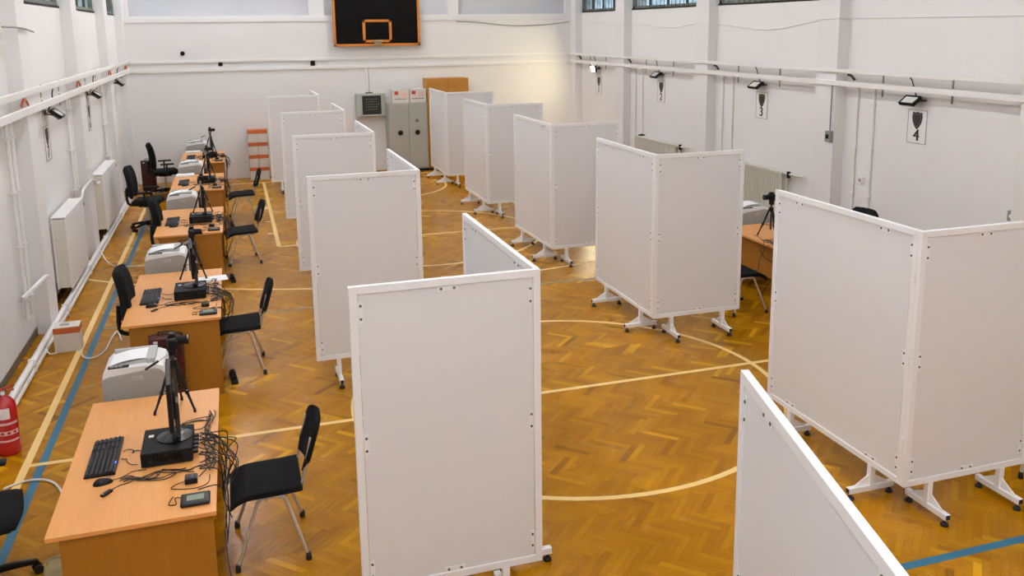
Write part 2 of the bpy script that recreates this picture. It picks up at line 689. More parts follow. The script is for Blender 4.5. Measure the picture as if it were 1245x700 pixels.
wn_ = [0]
def window(x, sgn, a, b):
    wn_[0] += 1
    xc = x+sgn*.06
    root = thing('window_%d' % wn_[0], (xc, a, SILL))
    root['kind'] = 'structure'
    H = HEAD-SILL
    L = b-a
    fr = G()
    t = .07
    fr.b2((-.035, 0, 0), (.035, L, t)).b2((-.035, 0, H-t), (.035, L, H)).b2((-.035, 0, 0), (.035, t, H)).b2((-.035, L-t, 0), (.035, L, H))
    fr.build('frame', 'window_steel', root)
    nb, nz = 4, 2
    ba = G().b2((-.022, -.02, t), (.022, .02, H-t)).mesh('mullion', 'window_bar')
    for k in range(1, nb):
        link('mullion', ba, root, (0, L*k/nb, 0))
    G().b2((-.02, t, H*.45-.02), (.02, L-t, H*.45+.02)).build('transom', 'window_bar', root)
    pl = G().b2((-.003, .0, 0), (.003, L/nb-.04, H*.45-.02-t)).mesh('pane', 'window_glass')
    pu = G().b2((-.003, .0, 0), (.003, L/nb-.04, H*.55-.02-t)).mesh('pane', 'window_glass')
    for k in range(nb):
        link('pane', pl, root, (0, L*k/nb+.02, t))
        link('pane', pu, root, (0, L*k/nb+.02, H*.45+.02))
    # steel guard bars on the room side
    gb = None if sgn < 0 else G().cyl((-sgn*.05, 0, 0), (-sgn*.05, 0, H), .006, n=6).mesh('guard_bar', 'window_bar')
    nn = int(L/.16)
    for k in range(1, nn if sgn > 0 else 1):
        link('guard_bar', gb, root, (0, L*k/nn, 0))
    # dark strip standing in for the shadow below the window
    G().b2((min(-sgn*.06, -sgn*.03), 0, -.012), (max(-sgn*.06, -sgn*.03), L, .02)).build('sill_shadow', 'dark_gap', root)
for (a, b) in BAYS:
    window(XL, -1, a, b)
for (a, b) in BAYS:
    window(XR, 1, a, b)

# ---- back wall: ledge, blind recesses and piers above it
g = G()
g.b2((XL-TH, YB, -.2), (XR+TH, YB+TH, SILL-.02))
g.b2((XL-TH, YB+.14, SILL-.02), (XR+TH, YB+TH, ZC+.2))
wall_back = tag(g.build('wall_back', 'wall_paint'), kind='structure')
for (a, b) in ((1.78, 2.12), (5.03, 5.27), (XL, -2.0), (8.0, XR)):
    G().b2((a, YB, SILL-.02), (b, YB+.14, ZC)).build('pier', 'pillar_paint', wall_back)
for (a, b) in ((-2.0, 1.78), (2.12, 5.03), (5.27, 8.0)):
    G().b2((a, YB+.12, SILL-.02), (b, YB+.14, ZC)).build('niche_panel', 'niche_grey', wall_back)
tag(G().b2((PL+.01, YB-.02, 3.5), (PR-.01, YB, 3.6), .004).build('trim_20', 'pillar_paint'), 'white ledge across the end wall below the blind niches', None, None, 'structure')
tag(G().b2((XL-TH, Y0-TH, -.2), (XR+TH, Y0, ZC+.2)).build('wall_front', 'wall_paint'), kind='structure')
tag(G().b2((XL-TH, Y0-TH, ZC), (XR+TH, YB+TH, ZC+.25)).build('ceiling', 'ceiling_paint'), kind='structure')

# ---- unseen ceiling lamps, added to light the hall evenly
def added_ceiling_lamp():
    r = thing('added_ceiling_lamp', cat='lamp')
    G().b2((-.16, -.75, 0), (.16, .75, .06), .01).build('housing', 'duct_plastic', r)
    for s in (-.08, .08):
        G().cyl((s, -.7, -.02), (s, .7, -.02), .018, n=10).build('tube', 'tube_lit', r)
    for y in (-.6, .6):
        G().cyl((0, y, .06), (0, y, .40), .006, n=6).build('hanger', 'chair_steel', r)
    return Proto(r)
cl = added_ceiling_lamp()
for y in (-1.7, .5, 4.5, 8.5, 12.5, 16.5, 19.6):  # pair behind the camera added to brighten camera-facing panels
    for x in (-.5, 3.5) if y > 0 else (.2, 2.6):
        cl.put((x, y, ZC-.40), 0, 'added unseen batten lamp lighting the hall from its ceiling', 'added unseen ceiling battens')

# ================================================================== cable ducts on the walls
def duct(name, lo, hi, label):
    r = thing(name, lo, 0, label, 'cable duct')
    d = [b-a for a, b in zip(lo, hi)]
    G().b2((0, 0, 0), d, .004).build('channel', 'duct_plastic', r)
    return r
for (z0, z1, w) in ((2.645, 2.715, 'upper'), (2.45, 2.53, 'lower')):
    d1 = duct('cable_duct', (PL, Y0, z0), (PL+.04, YB-.02, z1), '%s white cable duct running along the radiator wall' % w)
    d2 = duct('cable_duct', (PR-.04, Y0, z0-.01 if w == 'upper' else z0), (PR, YB-.02, z1-.03 if w == 'upper' else z1-.01), '%s white cable duct above the numbered signs' % w)
    br = G().b2((XR-PR+.028, -.012, -.12), (XR-PR+.038, .012, z1-z0-.035)).cyl((.042, 0, .03), (XR-PR+.03, 0, .03), .006, n=6).mesh('bracket', 'grey_plastic')
    bl = G().b2((XL-PL+.002, -.012, -.12), (XL-PL+.010, .012, z1-z0-.035)).cyl((XL-PL+.008, 0, .03), (-.002, 0, .03), .006, n=6).mesh('bracket', 'grey_plastic')
    for (a, b) in BAYS[1:]:
        for f in (.37, .76):
            link('bracket', br, d2, (0, a+(b-a)*f-Y0, 0))
            link('bracket', bl, d1, (0, a+(b-a)*f-Y0, 0))
    duct('cable_duct', (PL+.05, YB-.032, z0-.02), (PR-.05, YB-.002, z1-.03), '%s white cable duct crossing below the basketball board' % w)

def cable(name, pts, r, material, label, cat='cable', smooth=6, n=6, group=None):
    o = G().tube(pts, r, n, smooth).build(name, material)
    return tag(o, label, cat, group)
# old telephone wire sagging on the walls
W_, P_ = XR-.012, PR-.012
wire = [(P_, 7.2, 3.37), (P_, 7.53, 3.37), (W_, 7.54, 3.37), (W_, 10.63, 3.38), (P_, 10.64, 3.38), (P_, 11.12, 3.38), (W_, 11.13, 3.38)]
for p, z in ((11.6, 3.33), (12.2, 3.25), (12.8, 3.22), (13.4, 3.27), (14.2, 3.33)):
    wire.append((W_, p, z))
wire += [(P_, 14.24, 3.34), (P_, 14.72, 3.38), (W_, 14.73, 3.38)]
for p, z in ((15.2, 3.33), (15.8, 3.28), (16.4, 3.28), (17.0, 3.33), (17.83, 3.37)):
    wire.append((W_, p, z))
wire += [(P_, 17.84, 3.37), (P_, 18.32, 3.38), (W_, 18.33, 3.38), (W_, 19.4, 3.42), (W_, 20.70, 3.42)]
cable('wall_wire', wire, .007, 'duct_plastic', 'thin pale wire sagging along the wall above the numbered signs', smooth=0)
cable('wall_wire', [(PL+.02, 9.9, 3.37), (PL+.02, 10.75, 3.36), (PL+.03, 11.3, 3.32)], .010, 'grey_plastic', 'short grey wire end stapled to a pillar of the radiator wall')
cable('wall_wire', [(8.1, YB-.02, 3.44), (7.4, YB-.02, 3.37), (6.6, YB-.02, 3.36), (5.7, YB-.02, 3.45), (5.2, YB-.03, 3.47)], .009, 'grey_plastic', 'thin grey wire sagging on the end wall below the blind niches')
# short flexible leads looping between the two ducts
for k, y in enumerate((10.5, 14.1, 17.7, 20.4)):
    cable('duct_lead', [(PL+.015, y-.14, 2.56), (PL+.02, y-.05, 2.615), (PL+.02, y+.06, 2.61), (PL+.015, y+.18, 2.55)], .014, 'cable_orange',
          'short orange lead between the ducts, %s' % ('before the large radiator', 'between the two radiators', 'past the second radiator', 'in the corner by the end wall')[k], group='orange leads between the ducts')
for k, y in enumerate((10.25, 13.85, 17.45, 20.3)):
    cable('duct_lead', [(PR-.02, y+.12, 2.612), (PR-.02, y+.05, 2.60), (PR-.02, y-.02, 2.55)], .018, 'cable_black',
          'short black lead between the ducts by the %s' % ('switch-box pillar', 'pillar between signs two and three', 'pillar between signs one and two', 'corner with the end wall')[k], group='black leads between the ducts')

# vertical conduits on the side walls
def conduit(x, y, z0, z1, label, grp, r=.018):
    rt_ = thing('wall_conduit', (x, y, z0), 0, label, 'conduit', grp)
    G().cyl((0, 0, 0), (0, 0, z1-z0), r, n=10).build('pipe', 'duct_plastic', rt_)
    cl_ = G().box((0, 0, 0), (r*3, r*3, .02), .003).mesh('clamp', 'duct_plastic')
    for k in range(4):
        link('clamp', cl_, rt_, (0, 0, (z1-z0)*(.1+.27*k)))
PN = {3: 'switch-box pillar', 4: 'pillar between signs two and three', 5: 'pillar between signs one and two'}
for k in range(3, 6):
    y = PILLARS[k]
    conduit(XR-.02, y-.28, .05, 2.45, 'white vertical conduit close to the %s' % PN[k], 'conduits on the signs wall')
    conduit(XR-.02, y-.62, .05, 2.45, 'white vertical conduit a step away from the %s' % PN[k], 'conduits on the signs wall')
PQ = {3: 'before the large radiator', 4: 'between the two radiators', 5: 'past the second radiator'}
for k in range(3, 6):
    y = PILLARS[k]
    conduit(XL+.05, y-.35, .35, 2.45, 'white heating riser nearest its pillar, %s' % PQ[k], 'risers on the radiator wall', .022)
    conduit(XL+.05, y-.55, .35, 2.45, 'white heating riser farther from its pillar, %s' % PQ[k], 'risers on the radiator wall', .022)

# low pipe trunking at the foot of the left wall
r = thing('heating_trunk', (-2.064, Y0, 0), 0, 'white twin heating pipe at the foot of the radiator wall', 'pipe')
G().cyl((.0, .02, .10), (.0, 22.9, .10), .033, n=12).build('pipe', 'radiator_enamel', r)
G().cyl((.012, .02, .035), (.012, 22.9, .035), .030, n=12).build('pipe', 'radiator_enamel', r)
sad = G().box((.006, 0, .07), (.075, .04, .14), .006).mesh('saddle', 'radiator_enamel')
for k in range(12):
    link('saddle', sad, r, (0, .6+k*1.9, 0))

# ================================================================== radiators
def panel_radiator(y0, y1, label, long_pipe=False):
    x0, x1 = XL+.05, -2.03
    L = y1-y0
    r = thing('panel_radiator', (x0, y0, 0), 0, label, 'radiator')
    w = x1-x0
    z0, z1 = .20, 1.10
    g = G()
    g.b2((w-.02, 0, z0), (w, L, z1-.01), .006)
    for k in range(int(L/.06)):
        g.b2((w-.004, .03+k*.06, z0+.05), (w+.003, .055+k*.06, z1-.06), .002)
    g.build('front_panel', 'radiator_enamel', r)
    G().b2((0, 0, z0), (.02, L, z1-.01), .006).build('rear_panel', 'radiator_enamel', r)
    G().b2((0, 0, z1-.012), (w, L, z1+.006), .004).build('top_cover', 'radiator_enamel', r)
    for y in (0, L-.012):
        g = G().b2((.02, y, z0+.02), (w-.02, y+.012, z1-.02), .003)
        for zz in range(7):
            g.b2((.04, y-.003, z0+.06+zz*.11), (w-.04, y+.015, z0+.12+zz*.11), .002)
        g.build('side_cover', 'radiator_old', r)
    xp = -2.06-x0
    G().tube([(w/2, L, z1-.09), (w/2, L+.10, z1-.09), (xp, L+.16, z1-.02), (xp, L+.35, z1+.06), (xp, L+1.2, z1+.06), (xp, L+1.55, z1-.06), (xp, L+1.9, z1-.09)] if long_pipe else
             [(w/2, L, z1-.09), (w/2, L+.10, z1-.09), (w/2, L+.16, z1-.02), (w/2, L+.2, z1+.3)], .018, 8, 4).build('supply_pipe', 'radiator_enamel', r)
    G().cyl((w/2, L+.06, z1-.09), (w/2+.09, L+.06, z1-.09), .022, n=12).build('valve', 'grey_plastic', r)
    G().tube([(w/2, L-.05, z0+.02), (w/2, L-.05, .165), (w/2+.05, L-.05, .152)], .016, 8).build('return_pipe', 'radiator_enamel', r)
    for y in (.15, L-.15):
        G().b2((-.045, y-.02, z0+.05), (.0, y+.02, z1-.1)).build('wall_bracket', 'radiator_enamel', r)
panel_radiator(11.75, 13.1, 'large white panel radiator beside the orange-lidded carton', True)
panel_radiator(15.2, 16.9, 'white panel radiator behind the high-backed office chairs')

def column_radiator(y0, y1, label, ztop=1.03, zbot=.22):
    r = thing('column_radiator', (XR-.19, y0, 0), 0, label, 'radiator')
    n = int((y1-y0)/.062)
    g = G()
    for x in (.03, .13):
        g.box((x, 0, (ztop+zbot)/2), (.035, .030, ztop-zbot-.04), .012)
    g.box((.08, 0, ztop-.03), (.15, .045, .06), .018)
    g.box((.08, 0, zbot+.03), (.15, .045, .06), .018)
    me = g.mesh('section', 'radiator_old')
    for k in range(n):
        link('section', me, r, (0, .03+k*.062, 0))
    L = n*.062
    for z in (ztop-.03, zbot+.03):
        G().cyl((.08, 0, z), (.08, L+.06, z), .018, n=10).build('header', 'radiator_old', r)
    G().tube([(.08, 0, ztop-.03), (.08, -.18, ztop-.03), (.08, -.2, ztop-.03), (.08, -.45, ztop-.02)], .017, 8).build('supply_pipe', 'radiator_old', r)
    G().cyl((.08, -.09, ztop-.09), (.08, -.09, ztop+.01), .03, n=12).build('valve', 'black_matte', r)
    for y in (.2, L-.2):
        G().b2((.14, y-.015, .6), (.19, y+.015, .66)).build('wall_bracket', 'radiator_old', r)
column_radiator(15.42, 17.3, 'old ribbed column radiator under the sign numbered two, valve end showing')
column_radiator(11.86, 13.6, 'old ribbed column radiator behind the desk with tripod, under sign three')

r = thing('radiator_lid', (XR-.11, 17.05, 1.03), 0, 'small round black lid lying on the farther ribbed radiator', 'lid')
G().lathe([(.07, 0), (.075, .01), (.07, .02), (.03, .025)], 18).build('disc', 'black_matte', r)
G().cyl((0, 0, .02), (0, 0, .04), .012, n=10).build('knob', 'black_plastic', r)
# ================================================================== signs and floodlights
SHIELD = [(-.075, .095), (-.04, .088), (0, .1), (.04, .088), (.075, .095), (.085, .03), (.07, -.03), (.04, -.08), (0, -.115), (-.04, -.08), (-.07, -.03), (-.085, .03)]
def sign(x, y, z, face, num, label):
    """face -1: looks to -X (right wall); +1: looks to +X"""
    r = thing('wall_sign', (x, y, z), -PI/2 if face < 0 else PI/2, label, 'sign')
    # local: x to the reader's right, plate normal -y
    W, H = .33, .43
    G().b2((-W/2, 0, -H/2), (W/2, .006, H/2)).build('plate', 'sign_white', r)
    b = G()
    t = .006
    for lo, hi in (((-W/2, -H/2), (W/2, -H/2+t)), ((-W/2, H/2-t), (W/2, H/2)), ((-W/2, -H/2), (-W/2+t, H/2)), ((W/2-t, -H/2), (W/2, H/2))):
        b.b2((lo[0], -.002, lo[1]), (hi[0], .001, hi[1]))
    b.build('border', 'sign_border', r)
    sh = G().prism([(p[0]*1.05, p[1]*1.05+.085) for p in SHIELD], 'y', -.004, .001).build('shield', 'shield_dark', r)
    G().prism([(p[0]*.80, p[1]*.80+.088) for p in SHIELD], 'y', -.0055, -.003).build('shield_field', 'shield_grey', sh)
    G().prism([(p[0]*.72, p[1]*.72+.088) for p in SHIELD], 'y', -.007, -.005).build('shield_field', 'shield_dark', sh)
    G().lathe([(.016, -.0085), (.016, -.006)], 12, M=Matrix.Translation((0, 0, .045)) @ Matrix.Rotation(-PI/2, 4, 'X') @ Matrix.Translation((0, 0, .0)) @ Matrix.Scale(-1, 4, (0, 0, 1))).build('shield_boss', 'sign_white', sh)
    d = link('digit', text_mesh(num, .21, .001, 'sign_black'), r, (0, -.002, -.115))
    d.rotation_euler = (PI/2, 0, 0)
def floodlight(x, y, z, face, lit, label, yaw=0, tilt=52):
    r = thing('floodlight', (x, y, z), (PI/2 if face < 0 else -PI/2)+yaw, label, 'floodlight')
    # local: wall behind at -y ... lamp throws towards +y, tilted down
    R = Matrix.Translation((0, .13, 0)) @ Matrix.Rotation(math.radians(-14 if lit else tilt), 4, 'X') @ Matrix.Translation((0, -.10, 0)) @ Matrix.Diagonal((1.3, 1, 1.05, 1))
    G().box((0, .10, 0), (.20, .035, .15), .006, M=R).build('housing', 'black_plastic', r)
    fins = G()
    for k in range(6):
        fins.box((-.075+k*.03, .075, 0), (.006, .03, .12), M=R)
    fins.build('heat_sink', 'grey_plastic', r)
    G().box((0, .119, 0), (.16, .004, .11), M=R).build('lens', 'flood_lit' if lit else 'flood_glass', r)
    f = G()
    for lo, hi in (((-.10, -.075), (.10, -.058)), ((-.10, .058), (.10, .075)), ((-.10, -.075), (-.083, .075)), ((.083, -.075), (.10, .075))):
        f.box(((lo[0]+hi[0])/2, .121, (lo[1]+hi[1])/2), (hi[0]-lo[0], .008, hi[1]-lo[1]), M=R)
    f.build('bezel', 'black_plastic', r)
    G().tube([(-.15, .13, 0), (-.15, .012, .01), (.15, .012, .01), (.15, .13, 0)], .008, 6).build('yoke', 'black_plastic', r)
    G().b2((-.03, -.012, -.0), (.03, .004, .05)).build('wall_plate', 'black_plastic', r)
    G().tube([(0, .03, .03), (.0, .05, .08), (-.01, .09, .15), (.02, .10, .25), (.06, .12, .31)], .008, 6, 5).build('lead', 'cable_black', r)
NUMW = {'1': 'one', '2': 'two', '3': 'three', '4': 'four'}
SIGNW = {'1': 'lit by the glowing floodlight', '2': 'over the farther ribbed radiator', '3': 'over the nearer ribbed radiator', '4': 'past the switch-box pillar'}
for num, y in (('1', 19.62), ('2', 16.38), ('3', 12.75), ('4', 9.22)):
    sign(XR-.008, y, 2.0 if num != '1' else 1.95, -1, num, 'white shield sign numbered %s, %s' % (NUMW[num], SIGNW[num]))
    floodlight(XR-.012, y+.0, 2.335, -1, num == '1', ('lit floodlight glowing above the sign numbered 1' if num == '1' else 'black unlit floodlight above the sign %s' % SIGNW[num]))
for num, y in (('7', 12.35), ('6', 15.95), ('5', 19.4)):
    sign(XL+.008, y, 1.95, 1, num, 'white shield sign on the radiator wall, %s' % {'7': 'above the large near radiator', '6': 'between the two radiators', '5': 'next to the end wall'}[num])
    floodlight(XL+.012, y+.05, 2.31, 1, False, 'black floodlight on the radiator wall, %s' % {'7': 'above the large near radiator', '6': 'between the two radiators', '5': 'next to the end wall'}[num])

# small switch boxes on the right wall pillar
r = thing('switch_box', (PR-.012, 10.70, 1.72), 0, 'small grey switch box on the pillar beside sign 4', 'switch box')
G().b2((-.05, -.06, -.08), (.012, .06, .08), .008).build('case', 'grey_plastic', r)
G().b2((-.06, -.03, -.03), (-.05, .03, .03), .004).build('rocker', 'black_matte', r)
G().cyl((-.01, 0, .08), (-.01, 0, .73), .010, n=8).build('riser', 'grey_plastic', r)
r = thing('wall_socket', (XR-.012, 7.62, 1.15), 0, 'grey wall socket on the signs wall, well past sign four', 'socket')
G().b2((-.05, -.05, -.06), (.012, .05, .06), .006).build('case', 'grey_plastic', r)
G().cyl((-.054, 0, 0), (-.05, 0, 0), .022, n=14).build('outlet', 'label_white', r)
r = thing('wall_socket', (XR-.012, 10.2, 1.15), 0, 'white wall socket low on the signs wall near the switch box', 'socket')
G().b2((-.03, -.04, -.05), (.012, .04, .05), .006).build('case', 'duct_plastic', r)
G().cyl((-.034, 0, 0), (-.03, 0, 0), .022, n=14).build('outlet', 'grey_plastic', r)

# ================================================================== end wall furniture
# basketball board
bb = thing('basketball_backboard', (3.295, YB-.16, 2.93), 0, 'black basketball backboard with orange border and inner square', 'backboard')
G().b2((-1.0, 0, 0), (1.0, .03, 1.2), .004).build('board', 'board_black', bb)
g = G()
for lo, hi in (((-1.0, 0), (1.0, .055)), ((-1.0, 1.145), (1.0, 1.2)), ((-1.0, 0), (-.945, 1.2)), ((.945, 0), (1.0, 1.2))):
    g.b2((lo[0], -.008, lo[1]), (hi[0], .002, hi[1]))
g.build('border', 'board_orange', bb)
g = G()
for lo, hi in (((-.335, .085), (.335, .14)), ((-.335, .545), (.335, .60)), ((-.335, .085), (-.275, .60)), ((.275, .085), (.335, .60))):
    g.b2((lo[0], -.008, lo[1]), (hi[0], .002, hi[1]))
g.build('target_square', 'board_orange', bb)
ho = G().b2((-.09, -.05, .01), (.09, 0, .12), .006).build('hoop_mount', 'brass', bb)
G().b2((-.10, -.09, .115), (.10, 0, .13), .004).build('mount_plate', 'chair_steel', ho)
for x in (-.7, .7):
    G().b2((x-.03, .03, .1), (x+.03, .16, .16)).build('wall_arm', 'window_steel', bb)
    G().b2((x-.03, .03, .9), (x+.03, .16, .96)).build('wall_arm', 'window_steel', bb)

# electrical box with conduit
eb = thing('switchboard_box', (3.075, YB, 1.30), 0, 'grey steel wall box with dark glazed door beside the steel cabinet', 'wall box')
G().b2((-.34, -.16, 0), (.34, 0, .54), .006).build('body', 'box_steel', eb)
d = G().b2((-.20, -.168, .05), (.24, -.158, .49)).build('door_glass', 'chalk_green', eb)
g = G()
rnd = random.Random(2)
for k in range(5):
    z = .40-k*.06
    x = -.12
    while x < .16:
        w = rnd.uniform(.015, .05)
        g.b2((x, -.170, z), (x+w, -.167, z+.010+rnd.random()*.01))
        x += w+.02
g.build('chalk_writing', 'chalk_mark', d)
g = G()
for lo, hi in (((-.23, .02), (.27, .05)), ((-.23, .49), (.27, .52)), ((-.23, .02), (-.20, .52)), ((.24, .02), (.27, .52))):
    g.b2((lo[0], -.174, lo[1]), (hi[0], -.158, hi[1]), .003)
g.build('door_frame', 'box_steel', eb)
for x in (-.05, .02):
    G().b2((x-.02, -.04, .54), (x+.02, -.005, 1.14)).build('conduit', 'duct_plastic', eb)
G().b2((-.10, -.1, .54), (.06, -.02, .56)).build('gland', 'black_matte', eb)

# steel cabinet
cb = thing('steel_cabinet', (3.885, YB-.28, 0), 0, 'grey two-door steel cabinet with round black handles', 'cabinet')
G().b2((-.46, -.22, .06), (.46, .24, 1.62), .004).build('body', 'cabinet_steel', cb)
for s in (-1, 1):
    dr = G().b2((min(0.004*s, .45*s), -.245, .09), (max(0.004*s, .45*s), -.22, 1.60), .004).build('door', 'cabinet_steel', cb)
    G().lathe([(.055, 0), (.06, .012), (.045, .03), (.02, .034)], 18, M=Matrix.Translation((.20*s, -.245, .93)) @ Matrix.Rotation(PI/2, 4, 'X')).build('handle', 'black_plastic', dr)
    if s > 0:
        G().lathe([(.035, 0), (.035, .012), (.012, .014)], 14, M=Matrix.Translation((.20, -.245, 1.20)) @ Matrix.Rotation(PI/2, 4, 'X')).build('lock', 'black_matte', dr)
        G().lathe([(.018, 0), (.018, .018)], 10, M=Matrix.Translation((.20, -.245, 1.20)) @ Matrix.Rotation(PI/2, 4, 'X')).build('lock_core', 'box_steel', dr)
G().b2((-.46, -.2, 0), (.46, .22, .06)).build('plinth', 'black_matte', cb)

def carton(w, d, h, band=True):
    r = thing('paper_carton', cat='box')
    hb = h*.28 if band else 0
    G().b2((-w/2, -d/2, 0), (w/2, d/2, h-hb), .004).build('body', 'carton', r)
    if band:
        G().b2((-w/2-.004, -d/2-.004, h-hb), (w/2+.004, d/2+.004, h), .004).build('lid', 'carton_orange', r)
    return r
for x, nm in ((3.735, 'left beside the wall box'), (4.14, 'right beside the wardrobe')):
    r = thing('parcel', (x, YB-.3, 1.62), 0, 'white printed carton on the steel cabinet, the one %s' % {3.735: 'next to the wall box', 4.14: 'next to the wooden wardrobe'}[x], 'box', 'cartons on the steel cabinet')
    G().b2((-.195, -.16, 0), (.195, .16, .31), .005).build('body', 'carton', r)
    G().b2((-.15, -.165, .19), (-.06, -.158, .27)).build('red_mark', 'carton_red', r)
    G().b2((-.15, -.164, .08), (.14, -.158, .10)).build('print_line', 'grey_plastic', r)
    G().b2((.02, -.164, .14), (.14, -.158, .23)).build('print_block', 'label_pink', r)

# wardrobe
wd = thing('wardrobe', (4.85, YB-.28, 0), 0, 'tall brown wooden two-door wardrobe against the end wall', 'wardrobe')
G().b2((-.5, -.22, .05), (.5, .26, 2.16), .004).build('body', 'wardrobe_wood', wd)
for s in (-1, 1):
    dr = G().b2((min(.008*s, .495*s), -.242, .08), (max(.008*s, .495*s), -.22, 2.14), .003).build('door', 'wardrobe_wood', wd)
    G().cyl((.05*s, -.26, 1.0), (.05*s, -.26, 1.14), .007, n=8).build('handle', 'chair_steel', dr)
G().b2((-.49, -.2, 0), (.49, .24, .05)).build('plinth', 'dark_gap', wd)

# cartons stack by the back wall
ct = carton(.205, .30, .28)
cp = Proto(ct)
for row in range(4):
    for k in range(2):
        side = 'screen side' if k else 'desk side'
        lab = 'orange-lidded white carton, %s in its column, %s' % (['bottom', 'second up', 'third up', 'top'][row], side)
        cp.put((.375+k*.215, YB-.20-random.uniform(0, .03), row*.281), random.uniform(-.02, .02), lab, 'stacked paper cartons by the end wall')
lc = thing('paper_carton', (-1.83, 10.03, 0), .03, 'white carton with orange band beside the low heating pipe', 'box')
G().b2((-.125, -.10, 0), (.125, .10, .20), .004).build('body', 'carton', lc)
G().b2((-.127, -.102, .20), (.127, .102, .265), .004).build('band', 'carton_orange', lc)
lid = G().b2((-.125, -.10, .265), (.125, .10, .272), .003).build('lid', 'carton', lc)
G().b2((-.07, -.03, .272), (.02, .04, .273)).build('print_patch', 'grey_plastic', lid)

# small fittings on the end wall
r = thing('junction_box', (1.81, YB-.045, 2.56), 0, 'small black box on the ducts beside the backboard', 'box')
G().b2((-.05, 0, -.05), (.05, .045, .06), .005).build('case', 'black_matte', r)
G().b2((-.03, -.006, -.03), (.03, 0, .02), .002).build('cover', 'black_plastic', r)
for (x, z, lab) in ((-.968, 2.837, 'black round hole plug above the ducts on the end wall'), (-.198, 2.588, 'black round hole plug between the ducts on the end wall')):
    r = thing('wall_plug', (x, YB-.03, z), 0, lab, 'plug')
    G().lathe([(.045, 0), (.04, .012), (.015, .016)], 16, M=Matrix.Rotation(PI/2, 4, 'X')).build('cap', 'black_matte', r)
    G().lathe([(.05, -.028), (.05, .002)], 16, M=Matrix.Rotation(PI/2, 4, 'X')).build('ring', 'black_plastic', r)

# ================================================================== privacy screens
ZT, ZB = 2.0, .235
FT = .042      # tube width seen from the front
FD = .032      # tube depth
CLIP = G().b2((-.014, -.0035, -.06), (.014, 0, .06), .001).mesh('clip_plate', 'frame_white')
SCREW = G().lathe([(.0075, 0), (.0075, .003), (.004, .0045)], 8, M=Matrix.Rotation(PI/2, 4, 'X')).mesh('screw', 'screw_steel')
LEGM = G()
LEGM.b2((-.02, -.02, .09), (.02, .02, ZB+.005))
LEGM.b2((-.02, -.19, .048), (.02, .19, .09), .003)
LEGM.prism([(-.15, .089), (.15, .089), (.021, .165), (-.021, .165)], 'x', -.004, .004)
LEGM = LEGM.mesh('leg', 'frame_white')
PADM = G().lathe([(.025, 0), (.027, .007), (.024, .018), (.011, .024), (.009, .05)], 14).mesh('foot_pad', 'rubber_black')
CAPM = G().b2((-.016, -.0015, -.016), (.016, .0015, .016)).mesh('end_cap', 'rubber_black')

def wing(root, L, axis, sgn, start, nclip):
    """axis 'x': wing along sgn*x in the plane y=0 (clips on the -y face);
       axis 'y': wing along +y in the plane x=0 (clips on the -x face)"""
    piv = Matrix.Identity(4)
    if axis == 'y':
        piv = Matrix.Rotation(-PI/2, 4, 'Z')       # local x -> -y ; local -y face -> -x face
    def P(a):                                       # distance along the wing -> local x
        return sgn*a if axis == 'x' else -a
    a0, a1 = start, L
    lo, hi = min(P(a0), P(a1)), max(P(a0), P(a1))
    fr = G()
    o_ = [(lo, ZB), (hi, ZB), (hi, ZT), (lo, ZT)]
    i_ = [(lo+FT, ZB+FT), (hi-FT, ZB+FT), (hi-FT, ZT-FT), (lo+FT, ZT-FT)]
    for k in range(4):
        q = (k+1) % 4
        fr.prism([o_[k], o_[q], i_[q], i_[k]], 'y', -FD/2, FD/2, .0018)
    fr.bm.transform(piv)
    fr.build('frame', 'frame_white', root)
    bl_, bh_, b0_, b1_ = lo+FT+.003, hi-FT-.003, ZB+FT+.002, ZT-FT-.003
    edge = [(bh_, b0_), (bh_, b1_)]
    if axis == 'y':                                  # the sheet bows away from the tube between its clips
        edge = [(bh_, b0_), (bh_-.001, .45), (bh_-.012, .74), (bh_-.010, .90), (bh_, 1.03), (bh_, 1.22), (bh_-.010, 1.42), (bh_-.008, 1.55), (bh_, 1.72), (bh_, b1_)]
    bd = G().prism([(bl_, b0_)]+edge+[(bl_, b1_)], 'y', -.007, -.002)
    bd.bm.transform(piv)
    bd.build('board', 'panel_white', root)
    rz = 0 if axis == 'x' else -PI/2
    def place(x, z, rot):
        p = piv @ Vector((x, -.0072, z))
        c = link('clip_plate', CLIP, root, p)
        c.rotation_euler = (0, rot, 0) if axis == 'x' else Matrix.Rotation(-PI/2, 3, 'Z').__matmul__(Matrix.Rotation(rot, 3, 'Y')).to_euler()
        for s in (-.036, .036):
            link('screw', SCREW, c, (0, -.0035, s))
    for x in (lo+FT+.016, hi-FT-.016):
        for z in (ZT-FT-.10, 1.12, ZB+FT+.10):
            place(x, z, 0)
    W = hi-lo
    for k in range(nclip):
        x = lo+W*((k+.5)/nclip if nclip == 1 else (.2+.6*k/(nclip-1)))
        for z in (ZT-FT-.016, ZB+FT+.016):
            place(x, z, PI/2)
    for a in (L*.20, L*.80):
        p = piv @ Vector((P(a), 0, 0))
        lg = link('leg', LEGM, root, p, rz)
        for s in (-.165, .165):
            link('foot_pad', PADM, lg, (0, s, 0))
        for s in (-.191, .191):
            link('end_cap', CAPM, lg, (0, s, .069))
def screen(sgn):
    root = thing('privacy_screen', cat='screen')
    wing(root, 1.03, 'x', sgn, -FD/2, 1)
    wing(root, 1.6, 'y', sgn, FD/2+.001, 2)
    # hinges joining the two wings
    for z in (.55, 1.12, 1.68):
        G().cyl((-sgn*.02, .02, z-.03), (-sgn*.02, .02, z+.03), .006, n=8).build('hinge', 'frame_white', root)
    return Proto(root)
scr_r = screen(1)
scr_l = screen(-1)
